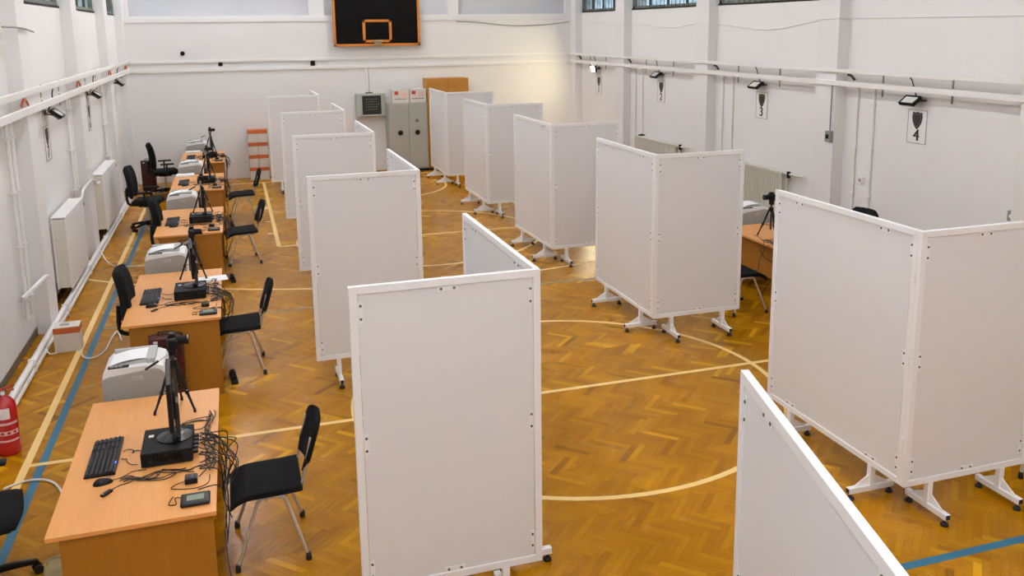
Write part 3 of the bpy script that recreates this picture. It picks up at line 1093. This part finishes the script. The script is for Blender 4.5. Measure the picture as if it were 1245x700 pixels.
RS = [((4.13, 4.455), 0, 'white L-shaped screen standing below the sign numbered 4'),
      ((4.126, 8.2), -.5, 'white L-shaped screen with a desk and tripod visible past its edge, below sign 3'),
      ((4.15, 11.41), 1.2, 'white L-shaped screen on the free-throw circle, below sign 2'),
      ((4.21, 14.9), 0, 'white L-shaped screen below the lit floodlight of sign 1'),
      ((4.25, 18.15), 0, 'white L-shaped screen in front of the wooden wardrobe')]
for (x, y), a, lab in RS:
    scr_r.put((x, y, 0), math.radians(a), lab, 'screens on the numbered signs side')
LS = [((1.53, 4.465), 0, 'large white L-shaped screen beside the desk near the fire extinguisher'),
      ((1.62, 8.16), .5, 'white L-shaped screen beside the second desk from the fire extinguisher'),
      ((1.71, 11.49), .5, 'white L-shaped screen beside the middle desk of the row'),
      ((1.745, 14.9), 1.0, 'white L-shaped screen beside the second desk from the end wall'),
      ((1.69, 18.75), 1.0, 'white L-shaped screen beside the stacked orange-lidded cartons'),
      ((1.374, 1.268), -15.6, 'white L-shaped screen turned askew, cut off under the gallery')]
for (x, y), a, lab in LS:
    scr_l.put((x, y, 0), math.radians(a), lab, 'screens on the desk row side')

# ================================================================== furniture of the stations
DZ = .75
def make_desk():
    r = thing('office_desk', cat='desk')
    W, L = .84, 1.78
    G().b2((-W/2, 0, DZ-.025), (W/2, L, DZ), .002).build('desktop', 'desk_beech', r)
    for y in (.03, L-.055):
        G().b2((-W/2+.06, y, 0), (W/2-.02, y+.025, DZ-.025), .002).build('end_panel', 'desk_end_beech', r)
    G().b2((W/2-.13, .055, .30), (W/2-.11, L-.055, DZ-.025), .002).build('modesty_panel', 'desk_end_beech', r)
    return Proto(r)
def make_visitor_chair():
    # faces -x, origin on the floor under the seat centre
    r = thing('conference_chair', cat='chair')
    ZS = .44
    for s in (-1, 1):
        y0, y1 = .205*s, .265*s
        fr = G().tube([(-.215, y1, .02), (-.075, y0, ZS-.035), (-.055, y0, ZS-.012), (-.03, y0, ZS-.005), (.06, y0, ZS-.005), (.085, y0, ZS-.012), (.10, y0, ZS-.035), (.215, y1, .02)], .0115, 10).build('leg_frame', 'chair_steel', r)
        for x in (-.215, .215):
            G().lathe([(.017, 0), (.019, .012), (.016, .045), (.012, .05)], 12, c=(x, y1, 0)).build('foot_cap', 'rubber_black', fr)
        G().tube([(-.02, .17*s, ZS-.012), (.10, .17*s, ZS-.012), (.17, .175*s, ZS-.0), (.205, .18*s, ZS+.04), (.225, .185*s, ZS+.12), (.275, .185*s, ZS+.34)], .011, 8, 4).build('back_support', 'chair_steel', r)
    G().cyl((-.02, -.205, ZS-.02), (-.02, .205, ZS-.02), .010, n=8).build('cross_bar', 'chair_steel', r)
    G().cyl((.07, -.205, ZS-.02), (.07, .205, ZS-.02), .010, n=8).build('cross_bar', 'chair_steel', r)
    # seat with a waterfall front
    g = G()
    n = 9
    prof = []
    for k in range(n+1):
        t = k/n
        x = -.235+.44*t
        z = ZS+.015-.055*max(0, 1-t/.28)**2+.012*(t**2)
        prof.append((x, z))
    poly = [(x, z+.022) for x, z in prof]+[(x, z-.018) for x, z in prof[::-1]]
    g.prism(poly, 'y', -.225, .225, .008)
    g.build('seat', 'seat_fabric', r)
    g = G()
    nz, ny = 8, 8
    F = []
    B = []
    for i in range(nz+1):
        t = i/nz
        rowF, rowB = [], []
        wz = .215*(1-.55*max(0, (t-.72)/.28)**2.2)*(1-.28*max(0, (.25-t)/.25)**1.6)
        for j in range(ny+1):
            y = (2*j/ny-1)
            q = .035*(y*y)
            x0 = .235+.10*t-q+.012
            z0 = ZS+.115+.325*t
            ed = .006 if (i in (0, nz) or j in (0, ny)) else .021
            rowF.append(g.bm.verts.new((x0-ed, y*wz, z0)))
            rowB.append(g.bm.verts.new((x0+ed, y*wz, z0)))
        F.append(rowF)
        B.append(rowB)
    for i in range(nz):
        for j in range(ny):
            g.bm.faces.new((F[i][j], F[i][j+1], F[i+1][j+1], F[i+1][j]))
            g.bm.faces.new((B[i][j], B[i+1][j], B[i+1][j+1], B[i][j+1]))
    for i in range(nz):
        g.bm.faces.new((F[i][0], F[i+1][0], B[i+1][0], B[i][0]))
        g.bm.faces.new((F[i][ny], B[i][ny], B[i+1][ny], F[i+1][ny]))
    for j in range(ny):
        g.bm.faces.new((F[0][j], B[0][j], B[0][j+1], F[0][j+1]))
        g.bm.faces.new((F[nz][j], F[nz][j+1], B[nz][j+1], B[nz][j]))
    g.build('backrest', 'seat_fabric', r, angle=70)
    return Proto(r)
def make_office_chair():
    # faces +x
    r = thing('office_chair', cat='chair')
    base = G()
    for k in range(5):
        a = 2*PI*k/5+.3
        c, s = math.cos(a), math.sin(a)
        base.tube([(.03*c, .03*s, .115), (.17*c, .17*s, .10), (.30*c, .30*s, .075)], [.028, .024, .018], 8)
    base.cyl((0, 0, .07), (0, 0, .15), .045, n=14)
    bs = base.build('star_base', 'black_plastic', r)
    for k in range(5):
        a = 2*PI*k/5+.3
        c, s = .30*math.cos(a), .30*math.sin(a)
        w = G()
        for q in (-.016, .016):
            w.cyl((c-math.sin(a)*q-.0, s+math.cos(a)*q, .028), (c-math.sin(a)*(q*2.1), s+math.cos(a)*(q*2.1), .028), .028, n=12)
        w.cyl((c, s, .03), (c, s, .08), .012, n=8)
        w.build('caster', 'rubber_black', bs)
    G().cyl((0, 0, .14), (0, 0, .42), .026, n=12).build('gas_lift', 'chair_steel', r)
    G().box((0, 0, .42), (.24, .18, .05), .012).build('mechanism', 'black_plastic', r)
    G().pad((.02, 0, .485), (.48, .49, .085), crown=.014).build('seat', 'seat_fabric', r, angle=70)
    g = G()
    nz, ny = 10, 8
    F, B = [], []
    for i in range(nz+1):
        t = i/nz
        w = .245*(1-.36*max(0, (t-.7)/.3)**2.0)*(1-.18*max(0, (.2-t)/.2))
        rf, rb = [], []
        for j in range(ny+1):
            y = 2*j/ny-1
            x0 = -.245-.05*t+.05*y*y+.03*math.sin(t*PI)
            z0 = .56+.53*t
            ed = .012 if i in (0, nz) or j in (0, ny) else .048
            rf.append(g.bm.verts.new((x0+ed, y*w, z0)))
            rb.append(g.bm.verts.new((x0-ed, y*w, z0)))
        F.append(rf)
        B.append(rb)
    for i in range(nz):
        for j in range(ny):
            g.bm.faces.new((F[i][j], F[i+1][j], F[i+1][j+1], F[i][j+1]))
            g.bm.faces.new((B[i][j], B[i][j+1], B[i+1][j+1], B[i+1][j]))
        g.bm.faces.new((F[i][0], B[i][0], B[i+1][0], F[i+1][0]))
        g.bm.faces.new((F[i][ny], F[i+1][ny], B[i+1][ny], B[i][ny]))
    for j in range(ny):
        g.bm.faces.new((F[0][j], F[0][j+1], B[0][j+1], B[0][j]))
        g.bm.faces.new((F[nz][j], B[nz][j], B[nz][j+1], F[nz][j+1]))
    g.build('backrest', 'seat_fabric', r, angle=70)
    G().tube([(-.10, 0, .42), (-.26, 0, .43), (-.31, 0, .50), (-.30, 0, .72)], .022, 8, 4).build('back_bar', 'black_plastic', r)
    for s in (-1, 1):
        ar = G().tube([(.02, .20*s, .43), (.02, .29*s, .44), (.02, .295*s, .50), (.02, .295*s, .66)], .017, 8).build('armrest', 'black_plastic', r)
        G().box((.03, .295*s, .672), (.26, .075, .028), .012).build('arm_pad', 'black_matte', ar)
    return Proto(r)
def make_keyboard():
    # long side along y, keys; typist at -x
    r = thing('keyboard', cat='keyboard')
    G().prism([(-.085, 0), (.085, 0), (.085, .022), (-.085, .012)], 'y', -.245, .245, .003).build('tray', 'black_plastic', r)
    key = G().box((0, 0, 0), (.0165, .0165, .007), .002, 1).mesh('key', 'key_plastic')
    wide = G().box((0, 0, 0), (.0165, .11, .007), .002, 1).mesh('key', 'key_plastic')
    sl = math.atan2(.010, .17)
    for i in range(6):
        x = -.068+i*.0262
        z = .0165+(x+.085)*.059+.002
        j = 0
        while j < 23:
            y = -.228+j*.0207
            if i == 0 and j == 7:
                o = link('key', wide, r, (x, y+.0415, z))
                j += 5
            else:
                if j not in (15, 19):
                    o = link('key', key, r, (x, y, z))
                j += 1
            o.rotation_euler.y = -sl
    G().box((.076, -.12, .0225), (.008, .03, .003), .001).build('indicator', 'led_blue', r)
    return Proto(r)
def make_mouse():
    r = thing('mouse', cat='mouse')
    g = G()
    b = bmesh.new()
    bmesh.ops.create_uvsphere(b, u_segments=16, v_segments=10, radius=1)
    for v in b.verts:
        v.co = Vector((v.co.x*.055, v.co.y*.031, max(0, v.co.z)*.034*(1-.25*v.co.x)))
    g._merge(b)
    g.build('shell', 'black_plastic', r, angle=60)
    G().cyl((.032, -.004, .030), (.032, .004, .030), .008, n=10).build('wheel', 'grey_plastic', r)
    G().tube([(.052, 0, .008), (.10, .01, .004), (.17, .05, .004), (.24, .03, .004)], .0025, 6, 5).build('lead', 'cable_black', r)
    return Proto(r)
def make_pc():
    # small desktop computer lying flat, back with plugs towards +x
    r = thing('desktop_computer', cat='computer')
    G().b2((-.145, -.175, .006), (.145, .175, .092), .004).build('case', 'black_matte', r)
    g = G()
    for k in range(9):
        g.b2((-.10+k*.022, -.177, .03), (-.09+k*.022, -.174, .075))
    g.build('front_grille', 'black_gloss', r)
    G().b2((-.115, .05, .092), (-.085, .085, .0926)).build('sticker', 'label_white', r)
    for x in (-.12, .12):
        for y in (-.15, .15):
            G().cyl((x, y, 0), (x, y, .007), .012, n=8).build('rubber_foot', 'rubber_black', r)
    g = G()
    for k in range(5):
        g.b2((.145, -.13+k*.055, .03), (.175, -.10+k*.055, .05), .003)
    g.build('plugs', 'cable_black', r)
    return Proto(r)
def make_monitor():
    # screen looks to -x
    r = thing('monitor', cat='monitor')
    G().lathe([(.105, 0), (.105, .008), (.06, .016), (.03, .02)], 24).build('base', 'black_gloss', r)
    G().box((.022, 0, .12), (.03, .10, .24), .008).build('stem', 'tripod_grey', r)
    G().box((-.008, 0, .275), (.026, .46, .31), .006).build('housing', 'black_plastic', r)
    G().box((.012, 0, .25), (.02, .24, .18), .008).build('rear_bulge', 'black_matte', r)
    G().box((-.0225, 0, .278), (.002, .43, .27)).build('display', 'black_gloss', r)
    return Proto(r)
def make_tripod():
    # .45 m table-height tripod, pan handle towards -x
    r = thing('camera_tripod', cat='tripod')
    for k, a in enumerate((200, 320, 80)):
        a = math.radians(a)
        c, s = math.cos(a), math.sin(a)
        lg = G().tube([(.02*c, .02*s, .34), (.095*c, .095*s, .14), (.15*c, .15*s, .012)], [.012, .010, .007], 8).build('leg', 'black_plastic', r)
        G().cyl((.152*c, .152*s, 0), (.146*c, .146*s, .03), .010, .009, n=10).build('rubber_foot', 'rubber_black', lg)
        G().box((.095*c, .095*s, .14), (.024, .024, .03), .004).build('leg_lock', 'black_gloss', lg)
        G().tube([(.0, .0, .13), (.088*c, .088*s, .155)], .004, 6).build('brace', 'tripod_grey', r)
    G().cyl((0, 0, .08), (0, 0, .40), .012, n=12).build('centre_column', 'tripod_grey', r)
    G().cyl((0, 0, .31), (0, 0, .36), .030, .026, n=14).build('collar', 'black_plastic', r)
    G().box((0, 0, .415), (.05, .05, .045), .008).build('pan_head', 'black_plastic', r)
    G().box((0, 0, .443), (.06, .045, .014), .003).build('quick_plate', 'black_matte', r)
    h = G().cyl((-.02, -.01, .405), (-.10, -.06, .375), .004, n=8).build('pan_handle', 'chair_steel', r)
    G().cyl((-.09, -.054, .379), (-.17, -.105, .348), .0085, n=10).build('grip', 'rubber_black', h)
    return Proto(r)
def make_camera():
    # lens to +x
    r = thing('photo_camera', cat='camera')
    G().box((0, 0, .038), (.055, .125, .072), .012).build('body', 'black_plastic', r)
    G().prism([(-.025, .07), (.03, .07), (.026, .098), (-.012, .10)], 'y', -.026, .026, .005).build('prism_hump', 'black_plastic', r)
    ln = G().cyl((.02, 0, .038), (.10, 0, .038), .032, .030, n=20).build('lens', 'black_matte', r)
    G().cyl((.10, 0, .038), (.108, 0, .038), .034, .034, n=20).build('lens_ring', 'black_gloss', ln)
    G().box((.012, -.05, .03), (.06, .03, .06), .012).build('hand_grip', 'black_matte', r)
    G().cyl((-.005, .042, .074), (-.005, .042, .084), .012, n=12).build('mode_dial', 'tripod_grey', r)
    return Proto(r)
def make_printer():
    # long side along x (.43), depth along y (.38); near face at y=0
    r = thing('laser_printer', cat='printer')
    W, D, H = .43, .38, .33
    poly = [(-W/2, 0), (W/2, 0), (W/2, H-.06), (W/2-.015, H-.02), (W/2-.06, H), (-W/2+.05, H-.005), (-W/2+.01, H-.04), (-W/2, H-.09)]
    G().prism(poly, 'y', .012, D, .006).build('body', 'printer_white', r)
    poly2 = [(-W/2+.004, .0), (W/2-.004, .0), (W/2-.004, H-.075), (W/2-.03, H-.045), (W/2-.07, H-.028), (-W/2+.05, H-.06), (-W/2+.004, H-.075)]
    fp = G().prism(poly2, 'y', 0, .014, .003).build('side_cover', 'printer_grey', r)
    G().b2((-.02, -.003, H-.105), (.06, .001, H-.070), .001).build('grip_recess', 'printer_recess', fp)
    G().cyl((-W/2+.06, -.001, .10), (-W/2+.06, .002, .10), .008, n=10).build('cover_screw', 'grey_plastic', fp)
    g = G()
    g.prism([(-W/2+.06, H-.002), (W/2-.12, H-.002), (W/2-.12, H+.03), (W/2-.125, H+.03)], 'y', .07, D-.05)
    g.b2((W/2-.125, .05, H-.004), (W/2-.07, D-.03, H+.032), .004)
    g.b2((-W/2+.06, D-.05, H-.004), (W/2-.07, D-.02, H+.03), .004)
    g.build('output_tray', 'printer_recess', r)
    cp_ = G().b2((-W/2+.045, .016, H-.006), (-.03, .06, H+.003), .002).build('control_panel', 'black_plastic', r)
    for k in range(3):
        G().b2((-W/2+.06+k*.03, .024, H+.003), (-W/2+.08+k*.03, .05, H+.005)).build('button', 'grey_plastic', cp_)
    sh = G()
    n = 8
    A = []
    for i in range(n+1):
        t = i/n
        x = -W/2+.06+.24*t
        z = H+.004+.030*t+.012*math.sin(t*PI)
        A.append([sh.bm.verts.new((x, y, z)) for y in (.075, .30)])
    for a, b in zip(A, A[1:]):
        sh.bm.faces.new((a[0], b[0], b[1], a[1]))
    B = [[sh.bm.verts.new(v.co-Vector((0, 0, .004))) for v in a] for a in A]
    for a, b in zip(B, B[1:]):
        sh.bm.faces.new((a[0], a[1], b[1], b[0]))
    for (p, q) in ((A, B),):
        for k in (0, 1):
            for i in range(n):
                sh.bm.faces.new((A[i][k], B[i][k], B[i+1][k], A[i+1][k]))
        for i in (0, n):
            sh.bm.faces.new((A[i][0], A[i][1], B[i][1], B[i][0]))
    sh.build('output_paper', 'paper', r)
    return Proto(r)
def make_stand():
    r = thing('printer_stand', cat='stand')
    W, D, H = .46, .42, .60
    G().b2((-W/2, 0, H-.02), (W/2, D, H), .002).build('top', 'desk_beech', r)
    for x in (-W/2, W/2-.02):
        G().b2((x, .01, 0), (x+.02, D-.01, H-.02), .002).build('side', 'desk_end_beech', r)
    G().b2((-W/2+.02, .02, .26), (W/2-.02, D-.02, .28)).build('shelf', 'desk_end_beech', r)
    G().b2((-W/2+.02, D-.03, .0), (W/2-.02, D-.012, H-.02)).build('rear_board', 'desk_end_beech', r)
    return Proto(r)
def make_pedestal():
    r = thing('equipment_case', cat='case')
    W, D, H = .28, .15, .66
    G().b2((-W/2, 0, .02), (W/2, D, H), .02, 3).build('shell', 'maroon_case', r, angle=60)
    G().b2((-W/2-.002, D/2-.006, .03), (W/2+.002, D/2+.006, H+.003), .003).build('rim', 'black_gloss', r)
    G().tube([(-.06, D/2, H-.005), (-.055, D/2, H+.03), (.055, D/2, H+.03), (.06, D/2, H-.005)], .008, 8).build('handle', 'black_plastic', r)
    for x in (-.08, .08):
        G().b2((x-.018, -.004, H-.05), (x+.018, .004, H-.03), .002).build('latch', 'label_white' if x < 0 else 'maroon_case', r)
        G().b2((x-.02, .02, 0), (x+.02, D-.02, .022), .004).build('foot', 'rubber_black', r)
    return Proto(r)
def make_pad():
    r = thing('signature_pad', cat='signature pad')
    G().b2((-.078, -.065, 0), (.078, .065, .022), .010).build('case', 'black_plastic', r)
    G().b2((-.045, -.028, .022), (.045, .032, .0228)).build('display', 'lcd_green', r)
    G().tube([(-.07, .04, .01), (-.11, .06, .004), (-.10, -.01, .004), (-.14, .0, .004), (-.12, .08, .004)], .0028, 6, 6).build('lead', 'cable_black', r)
    return Proto(r)
def make_brick():
    r = thing('fingerprint_reader', cat='reader')
    G().b2((-.035, -.035, 0), (.035, .035, .035), .006).build('case', 'black_plastic', r)
    G().b2((-.018, -.02, .035), (.018, .02, .0358)).build('glass', 'black_gloss', r)
    G().tube([(-.035, 0, .01), (-.09, -.02, .003), (-.10, -.06, .003), (.02, -.09, .003), (.09, -.05, .003), (.10, .05, .003)], .0028, 6, 6).build('lead', 'cable_black', r)
    return Proto(r)
def make_dongle():
    r = thing('usb_reader', cat='usb reader')
    G().box((0, 0, .008), (.075, .026, .014), .004, rot=Matrix.Rotation(math.radians(55), 3, 'Z')).build('case', 'black_plastic', r)
    G().box((-.015, -.022, .0155), (.012, .010, .002), rot=Matrix.Rotation(math.radians(55), 3, 'Z')).build('window', 'grey_plastic', r)
    G().tube([(.02, .03, .008), (.06, .08, .003), (.11, .10, .003), (.15, .15, .003)], .0025, 6, 5).build('lead', 'cable_black', r)
    return Proto(r)

P_desk, P_vis, P_off = make_desk(), make_visitor_chair(), make_office_chair()
P_kb, P_ms, P_pc, P_mon = make_keyboard(), make_mouse(), make_pc(), make_monitor()
P_tri, P_cam, P_prt, P_std = make_tripod(), make_camera(), make_printer(), make_stand()
P_ped, P_pad, P_brk, P_don = make_pedestal(), make_pad(), make_brick(), make_dongle()

def cable_tangle(x0, y0, s, seed, label, heavy, high=False):
    """power and data leads behind the computer, spilling over the visitor side of the desk"""
    rn = random.Random(seed)
    g = G()
    e = .42
    zt = DZ+.004
    U = lambda u, v, z: (x0+s*u, y0+v, z)
    def loop(A, B, amp, n, r, z0=zt, zr=.006):
        # a lead lying in slack curves from A to B on the desk
        ax, ay = B[0]-A[0], B[1]-A[1]
        ln = math.hypot(ax, ay) or 1
        ph, fr_ = rn.uniform(0, 6.28), rn.uniform(.8, 1.9)
        pts = []
        for j in range(n+1):
            t = j/n
            w = amp*math.sin(ph+t*6.28*fr_)*math.sin(PI*t)**.5
            v_ = amp*.9*math.cos(ph*1.7+t*6.28*fr_)*math.sin(PI*t)
            pts.append(U(A[0]+ax*t-ay/ln*w+ax/ln*v_, A[1]+ay*t+ax/ln*w+ay/ln*v_, z0+rn.uniform(0, zr)))
        g.tube(pts, r, 5, 4)
    n = 11 if heavy else 8
    for k in range(n):                                      # out of the computer and over the edge
        v = rn.uniform(.62, 1.02)
        v2 = v+rn.uniform(-.25, .2)
        pts = [U(.315, v, DZ+.04), U(.36, v+rn.uniform(-.04, .04), zt+.03), U(e+.008, (v+v2)/2, zt+rn.uniform(.006, .03))]
        zz = DZ-rn.uniform(.03, .1)
        yy = v2
        zend = rn.uniform(.54, .62) if high else (.03 if k % 3 == 0 else rn.uniform(.35, .6))
        while zz > zend:
            yy += rn.uniform(-.13, .13)
            pts.append(U(e+.012+rn.uniform(0, .10 if zz > .56 else .03), yy, zz))
            zz -= rn.uniform(.07, .16)
        if k % 3:                                           # turns back up to the desk top
            pts.append(U(e+.03, yy-rn.uniform(.05, .25), DZ-.15))
            pts.append(U(e+.008, yy-rn.uniform(.1, .3), zt+.01))
            pts.append(U(e-.10, yy-rn.uniform(.1, .3), zt))
        g.tube(pts, .0036, 5, 5)
    for k in range(6 if heavy else 4):                      # slack along the desk edge
        loop((rn.uniform(.365, .40), rn.uniform(.45, .6)), (rn.uniform(.36, .40), rn.uniform(1.0, 1.35)), .035, 12, .0036, zt+.004, .02)
    for k in range(6 if heavy else 3):                      # in front of the computer
        loop((rn.uniform(-.12, -.04), rn.uniform(.47, .56)), (rn.uniform(.15, .38), rn.uniform(.48, .56)), rn.uniform(.02, .045), 14, .003)
    for k in range(2):                                      # keyboard lead and back of the computer
        loop((-.135, .8+.12*k), (-.035, .70+.18*k), .02, 8, .003)
    for k in range(4 if heavy else 2):                      # by the tripod
        loop((rn.uniform(.05, .15), 1.06), (rn.uniform(.30, .40), rn.uniform(1.1, 1.35)), .05, 10, .003)
    o = g.build('cable_tangle', 'cable_black')
    return tag(o, label, 'cables', kind='stuff')

def station(x0, y0, s, nm, full=True, seed=1, tv=1.48, dv=0):
    """x0 desk centre line, y0 its near end, s=+1 visitor on the +x side"""
    rz = 0 if s > 0 else PI
    def at(u, v, z=0):
        return (x0+s*u, y0+v, z)
    if s > 0:
        P_desk.put((x0, y0, 0), 0, 'beech office desk %s' % nm, 'beech desks')
    else:
        P_desk.put((x0, y0+1.78, 0), PI, 'beech office desk %s' % nm, 'beech desks')
    P_tri.put(at(.15, tv, DZ+.003), rz+random.uniform(-.1, .1), 'small black tripod on the desk %s' % nm, 'camera tripods')
    P_cam.put(at(.15, tv, DZ+.453), rz+random.uniform(-.06, .06), 'black camera on the tripod on the desk %s' % nm, 'cameras on tripods')
    P_prt.put((x0-s*.16, y0+1.93, .60), 0, 'white laser printer on a stand behind the desk %s' % nm, 'laser printers')
    P_std.put((x0-s*.16, y0+1.90, 0), 0, 'small beech printer stand behind the desk %s' % nm, 'printer stands')
    P_kb.put(at(-.235, .86, DZ), rz, 'black keyboard on the desk %s' % nm, 'keyboards')
    P_ms.put(at(-.205, .53, DZ), rz+.25, 'black mouse on the desk %s' % nm, 'mice')
    P_pc.put(at(.135, .815+dv, DZ), rz, 'flat black computer under the monitor on the desk %s' % nm, 'desktop computers')
    P_mon.put(at(.175, .83+dv, DZ+.092), rz+(.065 if s > 0 else -.12), 'black monitor seen edge-on on the desk %s' % nm, 'monitors')
    P_pad.put(at(.31, .15, DZ), 0, 'black signature pad on the desk %s' % nm, 'signature pads')
    P_brk.put(at(.28, .385, DZ), 0, 'small black fingerprint reader on the desk %s' % nm, 'fingerprint readers')
    if full:
        P_don.put(at(-.17, .39, DZ), 0, 'tiny black usb reader by the mouse on the desk %s' % nm, 'usb readers')
    cable_tangle(x0, y0+dv, s, seed, 'tangle of black leads spilling over the desk %s' % nm, full, seed == 12)

LY = [4.70, 8.20, 11.87, 15.22, 18.50]
LN = ['near the fire extinguisher', 'second from the fire extinguisher', 'in the middle of the radiator-side row',
      'second from the end wall', 'next to the end wall']
for k, y in enumerate(LY):
    station(-.655, y, 1, LN[k], k < 2, 11+k)
for k in range(1, 5):
    P_ped.put((-.71, LY[k]-.15, 0), random.uniform(-.01, .01), 'dark maroon equipment case standing against the desk %s' % LN[k], 'maroon cases')
# visitor chairs
for (x, y, a, nm) in ((.05, 5.55, 0, LN[0]), (-.09, 8.85, 0, LN[1]), (.0, 13.22, .10, LN[2]), (.05, 16.32, .05, LN[3])):
    P_vis.put((x, y, 0), a, 'black conference chair on steel legs at the desk %s' % nm, 'conference chairs')
# office chairs
for (x, y, a, nm) in ((-1.63, 5.58, .1, 'rolled back from the desk near the fire extinguisher'),
                      (-.88, 9.0, .0, 'tucked under the desk second from the fire extinguisher'),
                      (-.86, 12.75, .0, 'tucked under the middle desk of the row'),
                      (-1.50, 16.05, -.1, 'with armrests beside the second desk from the end wall'),
                      (-1.42, 19.4, .15, 'with armrests beside the desk next to the end wall')):
    P_off.put((x, y, 0), a, 'black office chair %s' % nm, 'office chairs')

# right-hand row behind the screens
RY = [4.1, 8.05, 11.6, 15.1]
RN = ['by the switch-box pillar, below sign four', 'in front of the nearer ribbed radiator', 'in front of the farther ribbed radiator', 'below the glowing floodlight']
for k, y in enumerate(RY):
    station(6.33, y, -1, RN[k], False, 31+k, 1.12 if k == 1 else 1.48, -.18 if k == 1 else 0)
    P_vis.put((5.55, y+.78, 0), PI, 'black conference chair on steel legs at the desk %s' % RN[k], 'conference chairs')
P_off.put((7.00, 8.75, 0), PI+.1, 'black office chair behind the desk by the switch-box pillar', 'office chairs')

# loose papers
r = G().box((-.33, 9.56, DZ+.001), (.30, .21, .002), rot=Matrix.Rotation(.12, 3, 'Z')).build('paper_sheet', 'paper')
tag(r, 'white paper sheet on the corner of the desk second from the fire extinguisher', 'paper')
for (x, y, nm) in ((-.90, 16.86, LN[3]), (-.88, 20.14, LN[4])):
    r = thing('paper_ream', (x, y, DZ), .02, 'stack of white paper on the desk %s' % nm, 'paper')
    for k in range(3):
        G().box((random.uniform(-.004, .004), random.uniform(-.004, .004), .006+k*.011), (.30, .21, .0105), .001, 1).build('sheet_bundle', 'paper', r)

# ================================================================== left wall odds and ends
ex = thing('fire_extinguisher', (-1.89, 7.56, 0), .2, 'red fire extinguisher with white label standing by the radiator wall', 'extinguisher')
G().lathe([(.075, 0), (.082, .012), (.085, .03), (.085, .37), (.078, .42), (.055, .46), (.03, .48), (.028, .50)], 28).build('cylinder', 'extinguisher_red', ex)
G().cyl((0, 0, .495), (0, 0, .535), .026, n=14).build('valve', 'brass', ex)
G().box((.02, .0, .545), (.13, .022, .014), .004, rot=Matrix.Rotation(math.radians(-14), 3, 'Y')).build('lever', 'extinguisher_red', ex)
G().box((.02, .0, .522), (.12, .022, .010), .003).build('carry_handle', 'extinguisher_red', ex)
G().tube([(-.03, 0, .515), (-.09, 0, .51), (-.115, 0, .44), (-.10, 0, .30), (-.095, 0, .16)], .011, 8, 5).build('hose', 'rubber_black', ex)
G().cyl((0, -.026, .515), (0, -.034, .515), .016, n=14).build('gauge', 'label_white', ex)
def band(z0, z1, a0, a1, material, name, r_=.0862):
    g = G()
    n = 14
    A = [[g.bm.verts.new((r_*math.cos(math.radians(a0+(a1-a0)*k/n)), r_*math.sin(math.radians(a0+(a1-a0)*k/n)), z)) for z in (z0, z1)] for k in range(n+1)]
    for a, b in zip(A, A[1:]):
        g.bm.faces.new((a[0], b[0], b[1], a[1]))
    return g.build(name, material, ex)
band(.315, .405, -115, -68, 'label_white', 'inspection_label', .087)
for z0, z1 in ((.265, .285), (.125, .14)):
    band(z0, z1, -130, -30, 'label_pink', 'print_band')
pb = band(.18, .215, -130, -30, 'label_pink', 'print_band')
for k in range(3):
    band(.188, .207, -120+k*30, -104+k*30, 'extinguisher_red', 'print_mark', .0868)

# white leads on the floor
cable('floor_lead', [(-2.06, 10.02, .10), (-1.98, 9.88, .01), (-1.78, 10.16, .008), (-1.72, 9.90, .30), (-1.70, 9.85, .008), (-1.60, 9.66, .008), (-1.48, 9.75, .008), (-1.43, 10.1, .008), (-1.45, 10.35, .06), (-1.30, 10.1, .008), (-1.20, 9.95, .008)][0:3]+[(-1.66, 9.72, .008), (-1.55, 9.62, .008), (-1.46, 9.8, .008), (-1.44, 10.2, .008), (-1.40, 10.4, .02), (-1.33, 10.1, .008)], .009, 'cable_white', 'white lead curling on the floor around the orange-banded carton')
cable('floor_lead', [(-1.80, 6.90, .01), (-1.72, 6.96, .01), (-1.60, 6.98, .01), (-1.46, 6.88, .01), (-1.35, 6.62, .01), (-1.25, 6.3, .01)], .009, 'cable_white', 'white lead on the floor behind the desk near the extinguisher')
cable('floor_lead', [(-2.04, 14.2, .12), (-1.92, 13.9, .01), (-1.75, 13.5, .01), (-1.45, 13.42, .01), (-1.15, 13.35, .01), (-.95, 13.4, .01)], .010, 'cable_white', 'white lead across the floor from the radiator wall to a printer')
cable('pipe_branch', [(-2.20, 9.95, .62), (-2.12, 10.1, .68), (-2.06, 10.35, .72), (-2.04, 10.5, .70)], .022, 'radiator_enamel', 'white pipe elbow on the radiator wall by the carton', 'pipe')
r = thing('cardboard_piece', (-1.45, 18.55, 0), .5, 'brown cardboard piece leaning by the office chair next to the end wall', 'cardboard')
G().box((0, 0, .10), (.40, .012, .20), .002, rot=Matrix.Rotation(.5, 3, 'X')).build('sheet', 'cardboard', r)
G().box((0, .055, .115), (.38, .010, .18), .002, rot=Matrix.Rotation(.5, 3, 'X')).build('flap', 'cardboard', r)
P_ped.put((-1.78, 19.9, 0), 0, 'dark maroon equipment case behind the office chair next to the end wall', 'maroon cases')
bag = thing('cloth_bag', (-1.2, 5.45, 0), .2, 'beige cloth bag on the floor beside the desk near the extinguisher', 'bag')
G().pad((0, 0, .085), (.14, .18, .17), crown=.02).build('body', 'beige_cloth', bag, angle=80)
G().tube([(-.04, 0, .17), (-.04, .0, .21), (.04, 0, .21), (.04, 0, .17)], .006, 6, 5).build('strap', 'beige_cloth', bag)

# power strips on the floor beside the desks
for (x, y, nm) in ((-.17, 8.55, LN[1]), (-.16, 12.2, LN[2]), (-.15, 15.75, LN[3])):
    r = thing('power_strip', (x, y, 0), PI/2+.1, 'black power strip on the floor beside the desk %s' % nm, 'power strip', 'power strips')
    G().b2((-.14, -.03, 0), (.14, .03, .04), .006).build('case', 'black_plastic', r)
    for k in range(4):
        G().b2((-.11+k*.06, -.02, .04), (-.075+k*.06, .02, .07), .004).build('plug', 'black_matte', r)
